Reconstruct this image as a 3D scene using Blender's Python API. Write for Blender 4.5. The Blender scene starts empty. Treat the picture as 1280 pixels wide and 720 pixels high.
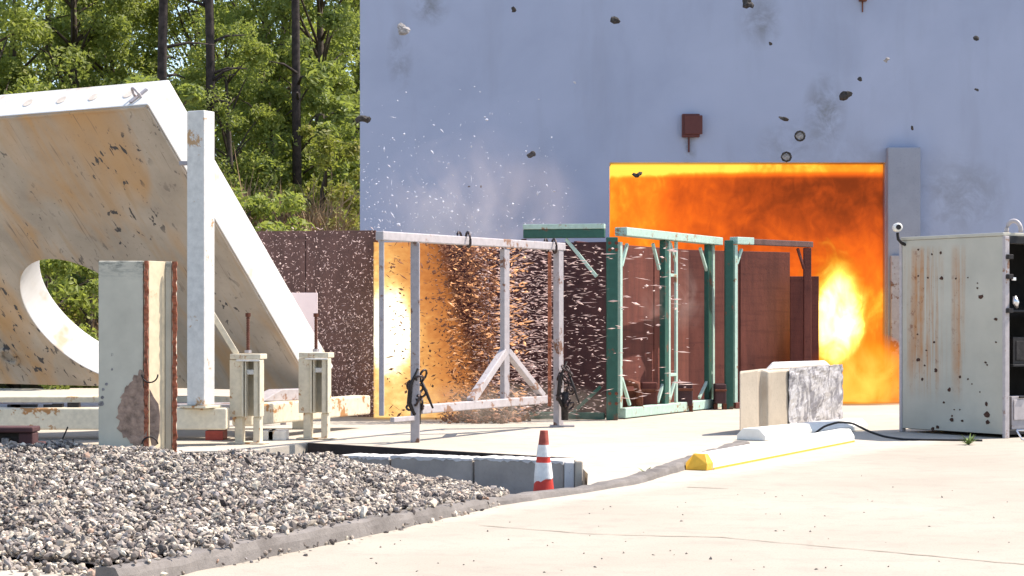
import bpy, bmesh, math, random
import numpy as np
from mathutils import Vector, Matrix, Euler

# ---------------------------------------------------------------- camera, sky, sun, exposure
SC = bpy.context.scene
COL = SC.collection
F = 2500.0          # focal length in photo pixels (1280 wide)
EYE = 1.5
HOR = 400.0
cam_d = bpy.data.cameras.new('camera')
cam = bpy.data.objects.new('camera', cam_d); COL.objects.link(cam)
cam.location = (0, 0, EYE); cam.rotation_euler = (math.radians(90), 0, 0)
cam_d.sensor_width = 36; cam_d.lens = F / 1280 * 36
cam_d.shift_y = (HOR - 360) / 1280
cam_d.clip_start = 0.1; cam_d.clip_end = 4000
SC.camera = cam

SUN_EL, SUN_AZ = math.radians(56), math.radians(70)     # azimuth clockwise from +Y (straight ahead)
SDIR = Vector((math.sin(SUN_AZ)*math.cos(SUN_EL), math.cos(SUN_AZ)*math.cos(SUN_EL), math.sin(SUN_EL)))
W = bpy.data.worlds.new('World'); SC.world = W; W.use_nodes = True
wn = W.node_tree.nodes; wl = W.node_tree.links
sky = wn.new('ShaderNodeTexSky'); sky.sky_type = 'NISHITA'; sky.sun_disc = False
sky.sun_elevation = SUN_EL; sky.sun_rotation = SUN_AZ
sky.air_density = 1.0; sky.dust_density = 1.2; sky.ozone_density = 1.0
bg = wn['Background']; bg.inputs['Strength'].default_value = 0.15
wl.new(sky.outputs[0], bg.inputs['Color'])
sun_d = bpy.data.lights.new('sun', 'SUN'); sun_d.energy = 4.4; sun_d.angle = math.radians(0.5); sun_d.color = (1, 0.905, 0.80)
sun = bpy.data.objects.new('sun', sun_d); COL.objects.link(sun)
sun.rotation_euler = SDIR.to_track_quat('Z', 'Y').to_euler(); sun.location = (10, 20, 30)
vs = SC.view_settings
vs.view_transform = 'Standard'; vs.look = 'None'; vs.gamma = 1; vs.use_curve_mapping = False
vs.exposure = 0.95
SC.cycles.max_bounces = 5; SC.cycles.diffuse_bounces = 3; SC.cycles.glossy_bounces = 2; SC.cycles.transmission_bounces = 3; SC.cycles.transparent_max_bounces = 16; SC.cycles.volume_bounces = 0
SC.cycles.use_denoising = True
SC.cycles.volume_step_rate = 0.5; SC.cycles.volume_max_steps = 256

R = random.Random(7)
NP = np.random.default_rng(11)

def at(px, py, d):
    return Vector(((px-640)/F*d, d, EYE-(py-HOR)/F*d))
def gx(px, d): return (px-640)/F*d
def onl(px, A, B):
    k = (px-640)/F
    t = (k*A[1]-A[0]) / ((B[0]-A[0]) - k*(B[1]-A[1]))
    return Vector((A[0]+t*(B[0]-A[0]), A[1]+t*(B[1]-A[1]), 0))

# ---------------------------------------------------------------- materials
class NT:
    def __init__(s, name):
        s.m = bpy.data.materials.new(name); s.m.use_nodes = True
        s.t = s.m.node_tree; s.t.nodes.clear()
        s.out = s.n('ShaderNodeOutputMaterial')
    def n(s, ty, **kw):
        o = s.t.nodes.new(ty)
        for k, v in kw.items(): setattr(o, k, v)
        return o
    def l(s, a, b): s.t.links.new(a, b)
    def coord(s, scale=(1,1,1), which='Object', rot=(0,0,0)):
        tc = s.n('ShaderNodeTexCoord'); mp = s.n('ShaderNodeMapping')
        mp.inputs['Scale'].default_value = scale; mp.inputs['Rotation'].default_value = rot
        s.l(tc.outputs[which], mp.inputs['Vector']); return mp.outputs[0]
    def noise(s, vec, scale, detail=4, rough=0.6, dist=0):
        o = s.n('ShaderNodeTexNoise'); o.inputs['Scale'].default_value = scale
        o.inputs['Detail'].default_value = min(detail, 4); o.inputs['Roughness'].default_value = rough
        o.inputs['Distortion'].default_value = dist
        s.l(vec, o.inputs['Vector']); return o.outputs['Fac']
    def ramp(s, fac, stops, interp='LINEAR'):
        o = s.n('ShaderNodeValToRGB'); cr = o.color_ramp; cr.interpolation = interp
        while len(cr.elements) < len(stops): cr.elements.new(0.5)
        for e, (p, c) in zip(cr.elements, stops):
            e.position = p; e.color = (c, c, c, 1) if isinstance(c, (int, float)) else (*c[:3], 1)
        s.l(fac, o.inputs['Fac']); return o.outputs['Color']
    def mix(s, fac, a, b, mode='MIX'):
        o = s.n('ShaderNodeMix', data_type='RGBA', blend_type=mode)
        for sock, v in ((o.inputs['Factor'], fac), (o.inputs[6], a), (o.inputs[7], b)):
            if hasattr(v, 'is_linked'): s.l(v, sock)
            elif isinstance(v, (int, float)): sock.default_value = v
            else: sock.default_value = (*v[:3], 1)
        return o.outputs[2]
    def math(s, op, a, b=None, clamp=False):
        o = s.n('ShaderNodeMath', operation=op, use_clamp=clamp)
        for i, v in enumerate((a, b)):
            if v is None: continue
            if hasattr(v, 'is_linked'): s.l(v, o.inputs[i])
            else: o.inputs[i].default_value = v
        return o.outputs[0]
    def xyz(s, which='Object'):
        tc = s.n('ShaderNodeTexCoord'); sp = s.n('ShaderNodeSeparateXYZ')
        s.l(tc.outputs[which], sp.inputs[0]); return sp.outputs
    def blob(s, c, r, vec=None):
        """1 at centre c, 0 past radii r (object space)"""
        tc = s.n('ShaderNodeTexCoord'); mp = s.n('ShaderNodeMapping')
        mp.inputs['Scale'].default_value = tuple(1/q for q in r)
        mp.inputs['Location'].default_value = tuple(-a/q for a, q in zip(c, r))
        s.l(tc.outputs['Object'], mp.inputs['Vector'])
        g = s.n('ShaderNodeTexGradient', gradient_type='SPHERICAL'); s.l(mp.outputs[0], g.inputs[0])
        return g.outputs['Fac']
    def bump(s, h, strength, dist=0.02, normal=None):
        b = s.n('ShaderNodeBump'); b.inputs['Strength'].default_value = strength; b.inputs['Distance'].default_value = dist
        s.l(h, b.inputs['Height'])
        if normal is not None: s.l(normal, b.inputs['Normal'])
        return b.outputs[0]
    def surf(s, color, rough=0.8, metal=0.0, normal=None, spec=0.3, emit=None, estr=0.0):
        p = s.n('ShaderNodeBsdfPrincipled')
        if hasattr(color, 'is_linked'): s.l(color, p.inputs['Base Color'])
        else: p.inputs['Base Color'].default_value = (*color[:3], 1)
        if hasattr(rough, 'is_linked'): s.l(rough, p.inputs['Roughness'])
        else: p.inputs['Roughness'].default_value = rough
        if hasattr(metal, 'is_linked'): s.l(metal, p.inputs['Metallic'])
        else: p.inputs['Metallic'].default_value = metal
        p.inputs['Specular IOR Level'].default_value = spec
        if normal is not None: s.l(normal, p.inputs['Normal'])
        if emit is not None:
            p.inputs['Emission Color'].default_value = (*emit, 1); p.inputs['Emission Strength'].default_value = estr
        s.l(p.outputs[0], s.out.inputs['Surface']); return s.m

def m_simple(name, col, rough=0.7, metal=0.0, var=0.25, scale=6, bump=0.15, spec=0.3, emit=None, estr=0):
    t = NT(name); v = t.coord(); n = t.noise(v, scale, 6)
    c = t.mix(t.ramp(n, [(0.3, 0), (0.75, 1)]), [x*(1-var) for x in col], [min(1, x*(1+var)) for x in col])
    return t.surf(c, rough, metal, t.bump(n, bump), spec, emit, estr)

def m_painted(name, col, rust=(0.13, 0.045, 0.02), amount=0.35, scale=5, dirt=0.25, rough=0.55):
    t = NT(name); v = t.coord()
    n = t.noise(v, scale, 8, 0.7); big = t.noise(v, 1.1, 4)
    f = t.math('MULTIPLY', n, t.ramp(big, [(0.3, 0.75), (0.7, 1.15)]))
    mask = t.ramp(f, [(0.78-amount*0.5, 0), (0.84-amount*0.5, 1)])
    fine = t.noise(v, 14, 4)
    c = t.mix(t.ramp(fine, [(0.3, 0), (0.8, 1)]), [x*(1-dirt) for x in col], col)
    c = t.mix(mask, c, rust)
    return t.surf(c, rough, 0, t.bump(n, 0.12, 0.01))

def m_concrete(name, col, var=0.2, stain=None, stain_amt=0.5, bump=0.25, scale=2.0):
    t = NT(name); v = t.coord()
    n1 = t.noise(v, scale, 8, 0.65); n2 = t.noise(v, scale*14, 5, 0.7)
    c = t.mix(t.ramp(n1, [(0.3, 0), (0.72, 1)]), [x*(1-var) for x in col], [min(1, x*(1+var*0.6)) for x in col])
    c = t.mix(t.ramp(n2, [(0.28, 0.55), (0.42, 0)]), c, [x*0.55 for x in col])
    if stain:
        n3 = t.noise(t.coord((1,1,0.6)), scale*0.7, 6, 0.6, 0.6)
        c = t.mix(t.ramp(n3, [(0.62-stain_amt*0.2, 0), (0.8-stain_amt*0.1, 0.85)]), c, stain)
    return t.surf(c, 0.9, 0, t.bump(n2, bump, 0.01), 0.2)

M = {}
M['white_steel'] = m_painted('white_painted_steel', (0.74, 0.72, 0.67), (0.45, 0.28, 0.14), 0.38)
M['cream_steel'] = m_painted('cream_painted_steel', (0.74, 0.66, 0.50), (0.38, 0.19, 0.07), 0.42)
M['grey_steel'] = m_painted('grey_painted_steel', (0.40, 0.37, 0.38), (0.16, 0.08, 0.05), 0.46)
M['pale_steel'] = m_painted('pale_grey_steel', (0.50, 0.455, 0.455), (0.26, 0.15, 0.10), 0.42)
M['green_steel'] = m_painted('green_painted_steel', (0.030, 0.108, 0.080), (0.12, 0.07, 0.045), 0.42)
M['lit_green_steel'] = m_painted('sunlit_weathered_green_steel', (0.46, 0.62, 0.53), (0.30, 0.20, 0.12), 0.42)  # green paint lightened: sunlight on top rails and edges put into colour
M['rust'] = m_simple('rusty_steel', (0.15, 0.05, 0.028), 0.85, 0.0, 0.5, 9, 0.4)
M['rust_bright'] = m_simple('flaking_rust_edge', (0.32, 0.11, 0.06), 0.85, 0.0, 0.7, 22, 0.8)
M['rust_rod'] = m_simple('rusty_threaded_rod', (0.14, 0.055, 0.035), 0.7, 0.2, 0.3, 30, 0.5)
M['black_steel'] = m_simple('blackened_steel', (0.03, 0.026, 0.026), 0.55, 0.3, 0.5, 12, 0.3)
M['edge_shade'] = m_simple('painted_edge_shade', (0.045, 0.034, 0.03), 0.85, 0, 0.4, 5, 0.3)  # near-black: shade below the pit edge put into the colour
M['chain'] = m_simple('dark_chain_steel', (0.06, 0.045, 0.045), 0.5, 0.6, 0.4, 20, 0.2)
M['rubber'] = m_simple('black_cable_rubber', (0.015, 0.015, 0.016), 0.5, 0, 0.3, 8, 0.1)
M['white_board'] = m_simple('pinkish_white_board', (0.74, 0.62, 0.62), 0.8, 0, 0.08, 3, 0.1)
M['red_steel'] = m_painted('red_painted_steel', (0.42, 0.08, 0.06), (0.12, 0.05, 0.03), 0.3)
M['block'] = m_concrete('grey_concrete_block', (0.42, 0.37, 0.32), 0.25, (0.25, 0.19, 0.14), 0.4)
M['block_chip'] = m_concrete('chipped_pale_concrete', (0.66, 0.63, 0.6), 0.2)
M['tan_block'] = m_concrete('tan_concrete', (0.50, 0.43, 0.34), 0.15, (0.36, 0.28, 0.2), 0.3)
M['kerb'] = m_concrete('shaded_weathered_kerb', (0.20, 0.18, 0.165), 0.3, (0.11, 0.095, 0.085), 0.5, 0.6, 3)  # darkened overall: shade on the kerb face put into the colour
M['white_paint'] = m_painted('white_traffic_paint', (0.80, 0.78, 0.72), (0.5, 0.44, 0.34), 0.2, 7, 0.12)
M['yellow_paint'] = m_painted('yellow_traffic_paint', (0.75, 0.42, 0.04), (0.45, 0.36, 0.2), 0.3, 9, 0.2)
M['bark'] = m_simple('dark_pine_bark', (0.045, 0.034, 0.03), 0.95, 0, 0.5, 7, 0.8)
M['bark2'] = m_simple('grey_brown_bark', (0.085, 0.065, 0.05), 0.95, 0, 0.4, 7, 0.6)
M['inside_shade'] = m_simple('interior_shade_paint', (0.02, 0.02, 0.022), 0.8, 0, 0.4, 4, 0.1)  # shade inside the container put into a near-black colour
M['silver'] = m_simple('bare_aluminium', (0.7, 0.7, 0.72), 0.3, 0.9, 0.15, 12, 0.1)
M['cone_red'] = m_simple('faded_red_cone_plastic', (0.62, 0.055, 0.035), 0.55, 0, 0.15, 14, 0.1)
M['cone_dull'] = m_simple('dirty_red_cone_plastic', (0.33, 0.07, 0.05), 0.7, 0, 0.3, 20, 0.1)
M['cone_white'] = m_simple('white_reflective_sleeve', (0.78, 0.76, 0.72), 0.45, 0, 0.12, 25, 0.1)
M['weed'] = m_simple('weed_leaf', (0.16, 0.22, 0.06), 0.7, 0, 0.3, 30, 0)
M['drygrass'] = m_simple('dry_grass', (0.34, 0.23, 0.13), 0.9, 0, 0.4, 1.5, 0)
M['brown_box'] = m_painted('rust_brown_paint', (0.12, 0.035, 0.03), (0.06, 0.025, 0.02), 0.3)
M['chunk'] = m_simple('dark_debris', (0.05, 0.045, 0.042), 0.9, 0, 0.5, 20, 0.8)
M['chunk_grey'] = m_simple('grey_debris', (0.28, 0.26, 0.25), 0.8, 0, 0.5, 20, 0.8)

def mk_ground():
    t = NT('sunbleached_concrete'); v = t.coord()
    n1 = t.noise(v, 0.35, 4, 0.6); n2 = t.noise(v, 3.0, 4, 0.7); n3 = t.noise(v, 55, 3, 0.7)
    x, y, z = t.xyz()
    # older worn apron in front of the kerb line, whiter dusty pad behind it
    f = t.math('SUBTRACT', t.math('SUBTRACT', y, t.math('MULTIPLY', x, 1.72)), 15.6)
    f = t.math('ADD', f, t.math('MULTIPLY', t.math('SUBTRACT', n2, 0.5), 0.8))
    pad = t.ramp(t.math('ADD', t.math('MULTIPLY', f, 0.8), 0.5, True), [(0.3, 0), (0.8, 1)])
    lo = t.mix(pad, (0.335, 0.298, 0.243), (0.41, 0.365, 0.30)); hi = t.mix(pad, (0.41, 0.365, 0.30), (0.50, 0.45, 0.375))
    c = t.mix(t.ramp(n1, [(0.32, 0), (0.7, 1)]), lo, hi)
    c = t.mix(t.ramp(n2, [(0.32, 0.35), (0.5, 0)]), c, (0.255, 0.23, 0.195))
    c = t.mix(t.ramp(n3, [(0.3, 0.5), (0.46, 0)]), c, (0.20, 0.18, 0.15))
    n4 = t.noise(t.coord((1, 0.35, 1)), 1.3, 4, 0.75, 1.2)
    c = t.mix(t.ramp(n4, [(0.64, 0), (0.76, 0.4)]), c, (0.21, 0.185, 0.155))
    return t.surf(c, 0.92, 0, t.bump(n3, 0.25, 0.008), 0.2)
M['ground'] = mk_ground()

def mk_dirt():
    t = NT('leaf_litter_soil'); v = t.coord(); n = t.noise(v, 0.8, 8, 0.7); n2 = t.noise(v, 12, 5)
    c = t.mix(t.ramp(n, [(0.35, 0), (0.65, 1)]), (0.10, 0.075, 0.045), (0.10, 0.12, 0.045))
    c = t.mix(t.ramp(n2, [(0.4, 0), (0.7, 0.6)]), c, (0.24, 0.17, 0.09))
    return t.surf(c, 0.95, 0, t.bump(n2, 0.6, 0.05), 0.1)
M['dirt'] = mk_dirt()

def mk_wall():
    t = NT('whitewashed_blast_wall'); v = t.coord()
    n1 = t.noise(v, 0.42, 6, 0.62, 0.4); n2 = t.noise(t.coord((1, 1, 0.18)), 1.6, 6, 0.6); n3 = t.noise(v, 26, 4, 0.6)
    c = t.mix(t.ramp(n1, [(0.3, 0), (0.72, 1)]), (0.31, 0.345, 0.455), (0.375, 0.41, 0.53))
    c = t.mix(t.ramp(n2, [(0.50, 0), (0.72, 0.5)]), c, (0.29, 0.315, 0.40))
    c = t.mix(t.ramp(n3, [(0.27, 0.6), (0.36, 0)]), c, (0.27, 0.30, 0.385))
    wob = t.noise(v, 2.2, 6, 0.7, 0.5)
    D = 38.0
    for (px, py, rx, rz, k) in [(536, 4, 20, 22, .9), (500, 72, 12, 34, .75), (952, 26, 20, 26, .8), (1031, 140, 20, 36, 1.0),
                                (985, 180, 30, 22, .5), (1210, 240, 40, 30, .45), (862, 186, 7, 22, .9), (1185, 258, 50, 60, .35), (1080, 205, 60, 25, .35)]:
        p = at(px, py, D)
        b = t.blob((p.x, p.y, p.z), (rx/F*D*1.5, 3, rz/F*D*1.5))
        f = t.math('MULTIPLY', t.ramp(b, [(0.0, 0), (0.75, k)]), t.ramp(wob, [(0.38, 0), (0.62, 1)]))
        c = t.mix(f, c, (0.20, 0.21, 0.235))
    return t.surf(c, 0.85, 0, t.bump(n3, 0.12, 0.01), 0.2)
M['wall'] = mk_wall()
M['pilaster'] = m_concrete('grey_pilaster_concrete', (0.27, 0.285, 0.34), 0.10, (0.21, 0.215, 0.26), 0.2, 0.1)
M['chamber'] = m_concrete('scorched_chamber_concrete', (0.30, 0.26, 0.22), 0.35, (0.08, 0.06, 0.05), 0.6)

def mk_slab():
    """underside of the cast slab: local x = along the base, y = thickness, z = up the slope"""
    t = NT('rust_stained_precast_concrete'); v = t.coord()
    n1 = t.noise(v, 1.2, 8, 0.62); n2 = t.noise(v, 22, 5, 0.7)
    c = t.mix(t.ramp(n1, [(0.3, 0), (0.7, 1)]), (0.37, 0.315, 0.255), (0.55, 0.475, 0.39))
    st = t.noise(t.coord((1.0, 1, 0.45)), 0.75, 7, 0.6, 0.7)
    c = t.mix(t.ramp(st, [(0.47, 0), (0.64, 0.85)]), c, (0.55, 0.33, 0.15))
    st2 = t.noise(t.coord((1.0, 1, 0.16)), 4.5, 6, 0.6, 0.2)
    c = t.mix(t.math('MULTIPLY', t.ramp(st2, [(0.53, 0), (0.72, 0.6)]), t.ramp(n1, [(0.4, 0), (0.6, 1)])), c, (0.42, 0.27, 0.13))
    # grain of the old form boards, running up the slope, and dark pits
    st3 = t.noise(t.coord((1.0, 1, 0.05)), 16, 3, 0.6, 0.1)
    c = t.mix(t.math('MULTIPLY', t.ramp(st3, [(0.63, 0), (0.68, 0.7)]), t.ramp(t.noise(v, 0.9, 3), [(0.44, 0), (0.56, 1)])), c, (0.16, 0.13, 0.105))
    pit = t.noise(t.coord((1, 1, 0.55)), 9, 3, 0.6, 0.4)
    low = t.noise(v, 0.55, 2)
    c = t.mix(t.math('MULTIPLY', t.ramp(pit, [(0.60, 0), (0.63, 1)]), t.ramp(low, [(0.47, 0), (0.56, 1)])), c, (0.09, 0.085, 0.085))
    c = t.mix(t.ramp(n2, [(0.28, 0.6), (0.4, 0)]), c, (0.2, 0.17, 0.145))
    return t.surf(c, 0.9, 0, t.bump(n2, 0.25, 0.01), 0.2)
M['slab'] = mk_slab()
def mk_slab_edge():
    t = NT('sunlit_edge_concrete'); v = t.coord()
    n1 = t.noise(v, 2, 7, 0.6); n2 = t.noise(v, 24, 4, 0.7); sp = t.noise(t.coord((1, 1, 1)), 1.7, 3)
    c = t.mix(t.ramp(n1, [(0.3, 0), (0.7, 1)]), (0.66, 0.63, 0.58), (0.76, 0.74, 0.70))  # paler than the underside: sunlight on the edges put into colour
    c = t.mix(t.ramp(sp, [(0.60, 0), (0.70, 0.7)]), c, (0.55, 0.36, 0.18))
    return t.surf(c, 0.9, 0, t.bump(n2, 0.2, 0.008), 0.2)
M['slab_edge'] = mk_slab_edge()

def mk_plate(name, col, col2, streak):
    t = NT(name); v = t.coord((0.7, 0.7, 0.12)); n1 = t.noise(v, 6, 8, 0.65); n2 = t.noise(t.coord((0.3, 0.3, 4)), 3, 4, 0.6); n3 = t.noise(t.coord(), 18, 5, 0.7)
    c = t.mix(t.ramp(n1, [(0.3, 0), (0.7, 1)]), col, col2)
    c = t.mix(t.ramp(n2, [(0.5, 0), (0.7, 0.5)]), c, streak)
    c = t.mix(t.ramp(n3, [(0.62, 0), (0.72, 0.6)]), c, [x*0.35 for x in col])
    return t.surf(c, 0.75, 0.0, t.bump(n3, 0.3, 0.01), 0.25)
M['plate_red'] = mk_plate('red_oxide_witness_plate', (0.10, 0.033, 0.026), (0.18, 0.056, 0.040), (0.08, 0.024, 0.02))
M['plate_dark'] = mk_plate('dark_witness_plate', (0.055, 0.028, 0.03), (0.10, 0.045, 0.045), (0.04, 0.02, 0.022))  # darker than the red and brown plates
M['plate_brown'] = mk_plate('purple_brown_witness_plate', (0.095, 0.055, 0.048), (0.17, 0.095, 0.082), (0.07, 0.04, 0.036))

def mk_container():
    t = NT('rust_streaked_white_paint'); v = t.coord()
    n1 = t.noise(v, 1.5, 6, 0.6)
    c = t.mix(t.ramp(n1, [(0.3, 0), (0.7, 1)]), (0.40, 0.385, 0.325), (0.49, 0.47, 0.395))
    x, y, z = t.xyz()
    stk = t.noise(t.coord((9, 9, 0.28)), 1.0, 6, 0.68, 0.1)
    brk = t.noise(t.coord((3, 3, 1.6)), 1.5, 6, 0.7)
    # two rust runs below the roof edge (local x runs along the panel)
    run = t.math('ADD', t.ramp(t.math('ABSOLUTE', t.math('SUBTRACT', x, 0.42)), [(0.16, 1.0), (0.44, 0)]),
                 t.ramp(t.math('ABSOLUTE', t.math('SUBTRACT', x, 1.03)), [(0.03, 0.85), (0.16, 0)]), True)
    zfade = t.ramp(t.math('DIVIDE', z, 2.6), [(0.15, 0), (0.35, 0.9), (0.80, 1.0), (0.93, 0.55), (0.96, 0)])
    f = t.math('MULTIPLY', t.math('MULTIPLY', run, zfade), t.ramp(stk, [(0.40, 0), (0.60, 1.0)]))
    c = t.mix(t.math('MULTIPLY', f, t.ramp(brk, [(0.3, 0.5), (0.6, 1.1)]), True), c, (0.42, 0.20, 0.075))
    dk = t.math('MULTIPLY', f, t.ramp(t.noise(v, 9, 6, 0.75), [(0.56, 0), (0.66, 1)]), True)
    c = t.mix(dk, c, (0.16, 0.05, 0.022))
    spk = t.noise(v, 24, 3, 0.5)
    c = t.mix(t.ramp(spk, [(0.80, 0), (0.83, 0.85)]), c, (0.14, 0.075, 0.05))
    return t.surf(c, 0.6, 0, t.bump(n1, 0.3, 0.03), 0.3)
M['container'] = mk_container()

def mk_column():
    t = NT('pale_green_chipped_paint'); v = t.coord()
    n1 = t.noise(v, 3, 6, 0.6); x, y, z = t.xyz()
    c = t.mix(t.ramp(n1, [(0.3, 0), (0.7, 1)]), (0.49, 0.455, 0.36), (0.60, 0.56, 0.445))
    sc = t.math('MULTIPLY', t.ramp(t.math('DIVIDE', z, 2.1), [(0.90, 0), (0.985, 1)]), t.ramp(t.noise(t.coord((2, 2, 7)), 4, 6, 0.75), [(0.45, 0), (0.6, 0.9)]))
    c = t.mix(sc, c, (0.20, 0.20, 0.17))
    c = t.mix(t.ramp(t.noise(v, 11, 4, 0.6), [(0.70, 0), (0.73, 0.7)]), c, (0.25, 0.23, 0.2))
    return t.surf(c, 0.6, 0, t.bump(n1, 0.2, 0.01), 0.3)
M['column'] = mk_column()

def mk_gravel():
    t = NT('crushed_stone'); g = t.n('ShaderNodeNewGeometry'); v = t.coord()
    c = t.ramp(g.outputs['Random Per Island'], [(0.0, (0.07, 0.055, 0.05)), (0.20, (0.12, 0.10, 0.09)), (0.42, (0.30, 0.25, 0.21)),
        (0.60, (0.47, 0.395, 0.30)), (0.70, (0.27, 0.245, 0.24)), (0.82, (0.62, 0.53, 0.40)), (0.95, (0.76, 0.68, 0.56)), (1.0, (0.42, 0.26, 0.18))])
    n = t.noise(v, 40, 4, 0.7)
    c = t.mix(t.ramp(n, [(0.3, 0.6), (0.6, 0)]), c, (0.20, 0.18, 0.165))
    return t.surf(c, 0.9, 0, t.bump(n, 0.3, 0.006), 0.2)
M['gravel'] = mk_gravel()
M['gravel_bed'] = m_concrete('dark_gravel_bed', (0.07, 0.06, 0.055), 0.4)  # dark bed: shade in the gaps between stones put into colour

def mk_leaf(name, a, b, c_, tr=0.45):
    t = NT(name); g = t.n('ShaderNodeNewGeometry'); oi = t.n('ShaderNodeObjectInfo')
    n = t.noise(t.coord(), 0.55, 3, 0.5)
    f = t.math('ADD', t.math('MULTIPLY', g.outputs['Random Per Island'], 0.45), t.math('MULTIPLY', n, 0.75))
    col = t.ramp(f, [(0.30, a), (0.58, b), (0.9, c_)])
    d = t.n('ShaderNodeBsdfPrincipled'); d.inputs['Roughness'].default_value = 0.55; d.inputs['Specular IOR Level'].default_value = 0.35
    t.l(col, d.inputs['Base Color'])
    tl = t.n('ShaderNodeBsdfTranslucent'); t.l(t.mix(0.6, col, (0.34, 0.40, 0.05)), tl.inputs['Color'])
    mx = t.n('ShaderNodeMixShader'); mx.inputs[0].default_value = tr
    t.l(d.outputs[0], mx.inputs[1]); t.l(tl.outputs[0], mx.inputs[2]); t.l(mx.outputs[0], t.out.inputs['Surface'])
    return t.m
M['leaf_a'] = mk_leaf('fresh_green_leaves', (0.13, 0.17, 0.045), (0.25, 0.30, 0.07), (0.42, 0.44, 0.13), 0.5)
M['leaf_b'] = mk_leaf('mid_green_leaves', (0.12, 0.155, 0.055), (0.22, 0.265, 0.075), (0.35, 0.39, 0.125), 0.5)
M['leaf_c'] = mk_leaf('dark_pine_needles', (0.049, 0.077, 0.031), (0.091, 0.133, 0.042), (0.168, 0.210, 0.070), 0.25)
M['leaf_dry'] = mk_leaf('dry_brown_leaves', (0.16, 0.10, 0.055), (0.27, 0.18, 0.10), (0.42, 0.31, 0.19), 0.25)
M['leaf_d'] = mk_leaf('yellowing_leaves', (0.126, 0.133, 0.028), (0.224, 0.231, 0.049), (0.378, 0.294, 0.084))

# ---------------------------------------------------------------- mesh helpers
class MB:
    def __init__(s): s.v = []; s.f = []; s.mi = []
    def add(s, vs, fs, mi=0):
        o = len(s.v); s.v += [tuple(v) for v in vs]
        s.f += [tuple(i+o for i in f) for f in fs]; s.mi += [mi]*len(fs)
        return s
    def box(s, lo, hi, mi=0):
        x0, y0, z0 = lo; x1, y1, z1 = hi
        return s.add([(x0,y0,z0),(x1,y0,z0),(x1,y1,z0),(x0,y1,z0),(x0,y0,z1),(x1,y0,z1),(x1,y1,z1),(x0,y1,z1)],
              [(0,3,2,1),(4,5,6,7),(0,1,5,4),(1,2,6,5),(2,3,7,6),(3,0,4,7)], mi)
    def bar(s, p0, p1, w, h, up=(0,0,1), mi=0):
        p0 = Vector(p0); p1 = Vector(p1); d = (p1-p0).normalized(); up = Vector(up)
        if abs(d.dot(up)) > 0.98: up = Vector((0,1,0))
        r = d.cross(up).normalized()*w/2; u = r.cross(d).normalized()*h/2
        vs = [p+a*r+b*u for p in (p0, p1) for a, b in ((-1,-1),(1,-1),(1,1),(-1,1))]
        return s.add(vs, [(0,1,2,3),(7,6,5,4),(0,4,5,1),(1,5,6,2),(2,6,7,3),(3,7,4,0)], mi)
    def tube(s, pts, r, n=8, mi=0):
        pts = [Vector(p) for p in pts]; rs = r if isinstance(r, (list, tuple)) else [r]*len(pts)
        ref = Vector((0,0,1)); rings = []
        for i, p in enumerate(pts):
            d = (pts[min(i+1, len(pts)-1)]-pts[max(i-1, 0)]).normalized()
            a = d.cross(ref if abs(d.dot(ref)) < 0.95 else Vector((0,1,0))).normalized(); b = a.cross(d)
            rings.append([p+(a*math.cos(k*2*math.pi/n)+b*math.sin(k*2*math.pi/n))*rs[i] for k in range(n)])
        vs = [v for rg in rings for v in rg]; fs = []
        for i in range(len(pts)-1):
            for k in range(n):
                k2 = (k+1) % n
                fs.append((i*n+k, i*n+k2, (i+1)*n+k2, (i+1)*n+k))
        fs.append(tuple(range(n-1, -1, -1))); fs.append(tuple((len(pts)-1)*n+k for k in range(n)))
        return s.add(vs, fs, mi)
    def prism(s, poly, lo, hi, axis=2, mi=0):
        """extrude a 2-D polygon between lo and hi along axis"""
        def mk(a, b, c):
            return {2: (a, b, c), 1: (a, c, b), 0: (c, a, b)}[axis]
        n = len(poly); vs = [mk(a, b, lo) for a, b in poly]+[mk(a, b, hi) for a, b in poly]
        fs = [tuple(range(n-1, -1, -1)), tuple(range(n, 2*n))]+[(i, (i+1) % n, n+(i+1) % n, n+i) for i in range(n)]
        return s.add(vs, fs, mi)
    def torus(s, c, R0, r, ax=(0,1,0), n=12, m=6, sx=1, sz=1, a0=0, a1=2*math.pi, mi=0):
        q = Vector((0,1,0)).rotation_difference(Vector(ax)); c = Vector(c)
        full = abs(a1-a0-2*math.pi) < 1e-3
        pts = [c+q @ Vector((math.cos(a0+(a1-a0)*k/n)*R0*sx, 0, math.sin(a0+(a1-a0)*k/n)*R0*sz)) for k in range(n+1)]
        return s.tube(pts, r, m, mi)
    def build(s, name, mat, parent=None, bevel=0, smooth=False, recalc=True):
        me = bpy.data.meshes.new(name); me.from_pydata(s.v, [], s.f)
        mats = mat if isinstance(mat, (list, tuple)) else [mat]
        for k in mats: me.materials.append(M[k] if isinstance(k, str) else k)
        if len(mats) > 1:
            for p, i in zip(me.polygons, s.mi): p.material_index = i
        if recalc:
            bm = bmesh.new(); bm.from_mesh(me); bmesh.ops.recalc_face_normals(bm, faces=bm.faces); bm.to_mesh(me); bm.free()
        if smooth:
            for p in me.polygons: p.use_smooth = True
        me.update()
        o = bpy.data.objects.new(name, me); COL.objects.link(o)
        if bevel:
            b = o.modifiers.new('bevel', 'BEVEL'); b.width = bevel; b.segments = 2; b.limit_method = 'ANGLE'
        if parent is not None: o.parent = parent
        return o

def tag(o, label=None, cat=None, group=None, kind=None):
    for k, v in (('label', label), ('category', cat), ('group', group), ('kind', kind)):
        if v: o[k] = v
    return o
def thing(name, label, cat, loc=(0,0,0), rz=0, group=None):
    o = bpy.data.objects.new(name, None); COL.objects.link(o); o.empty_display_size = 0.2
    o.location = loc; o.rotation_euler = (0, 0, rz)
    return tag(o, label, cat, group)
def sub(v, o): return Vector(v)-Vector(o)

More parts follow.
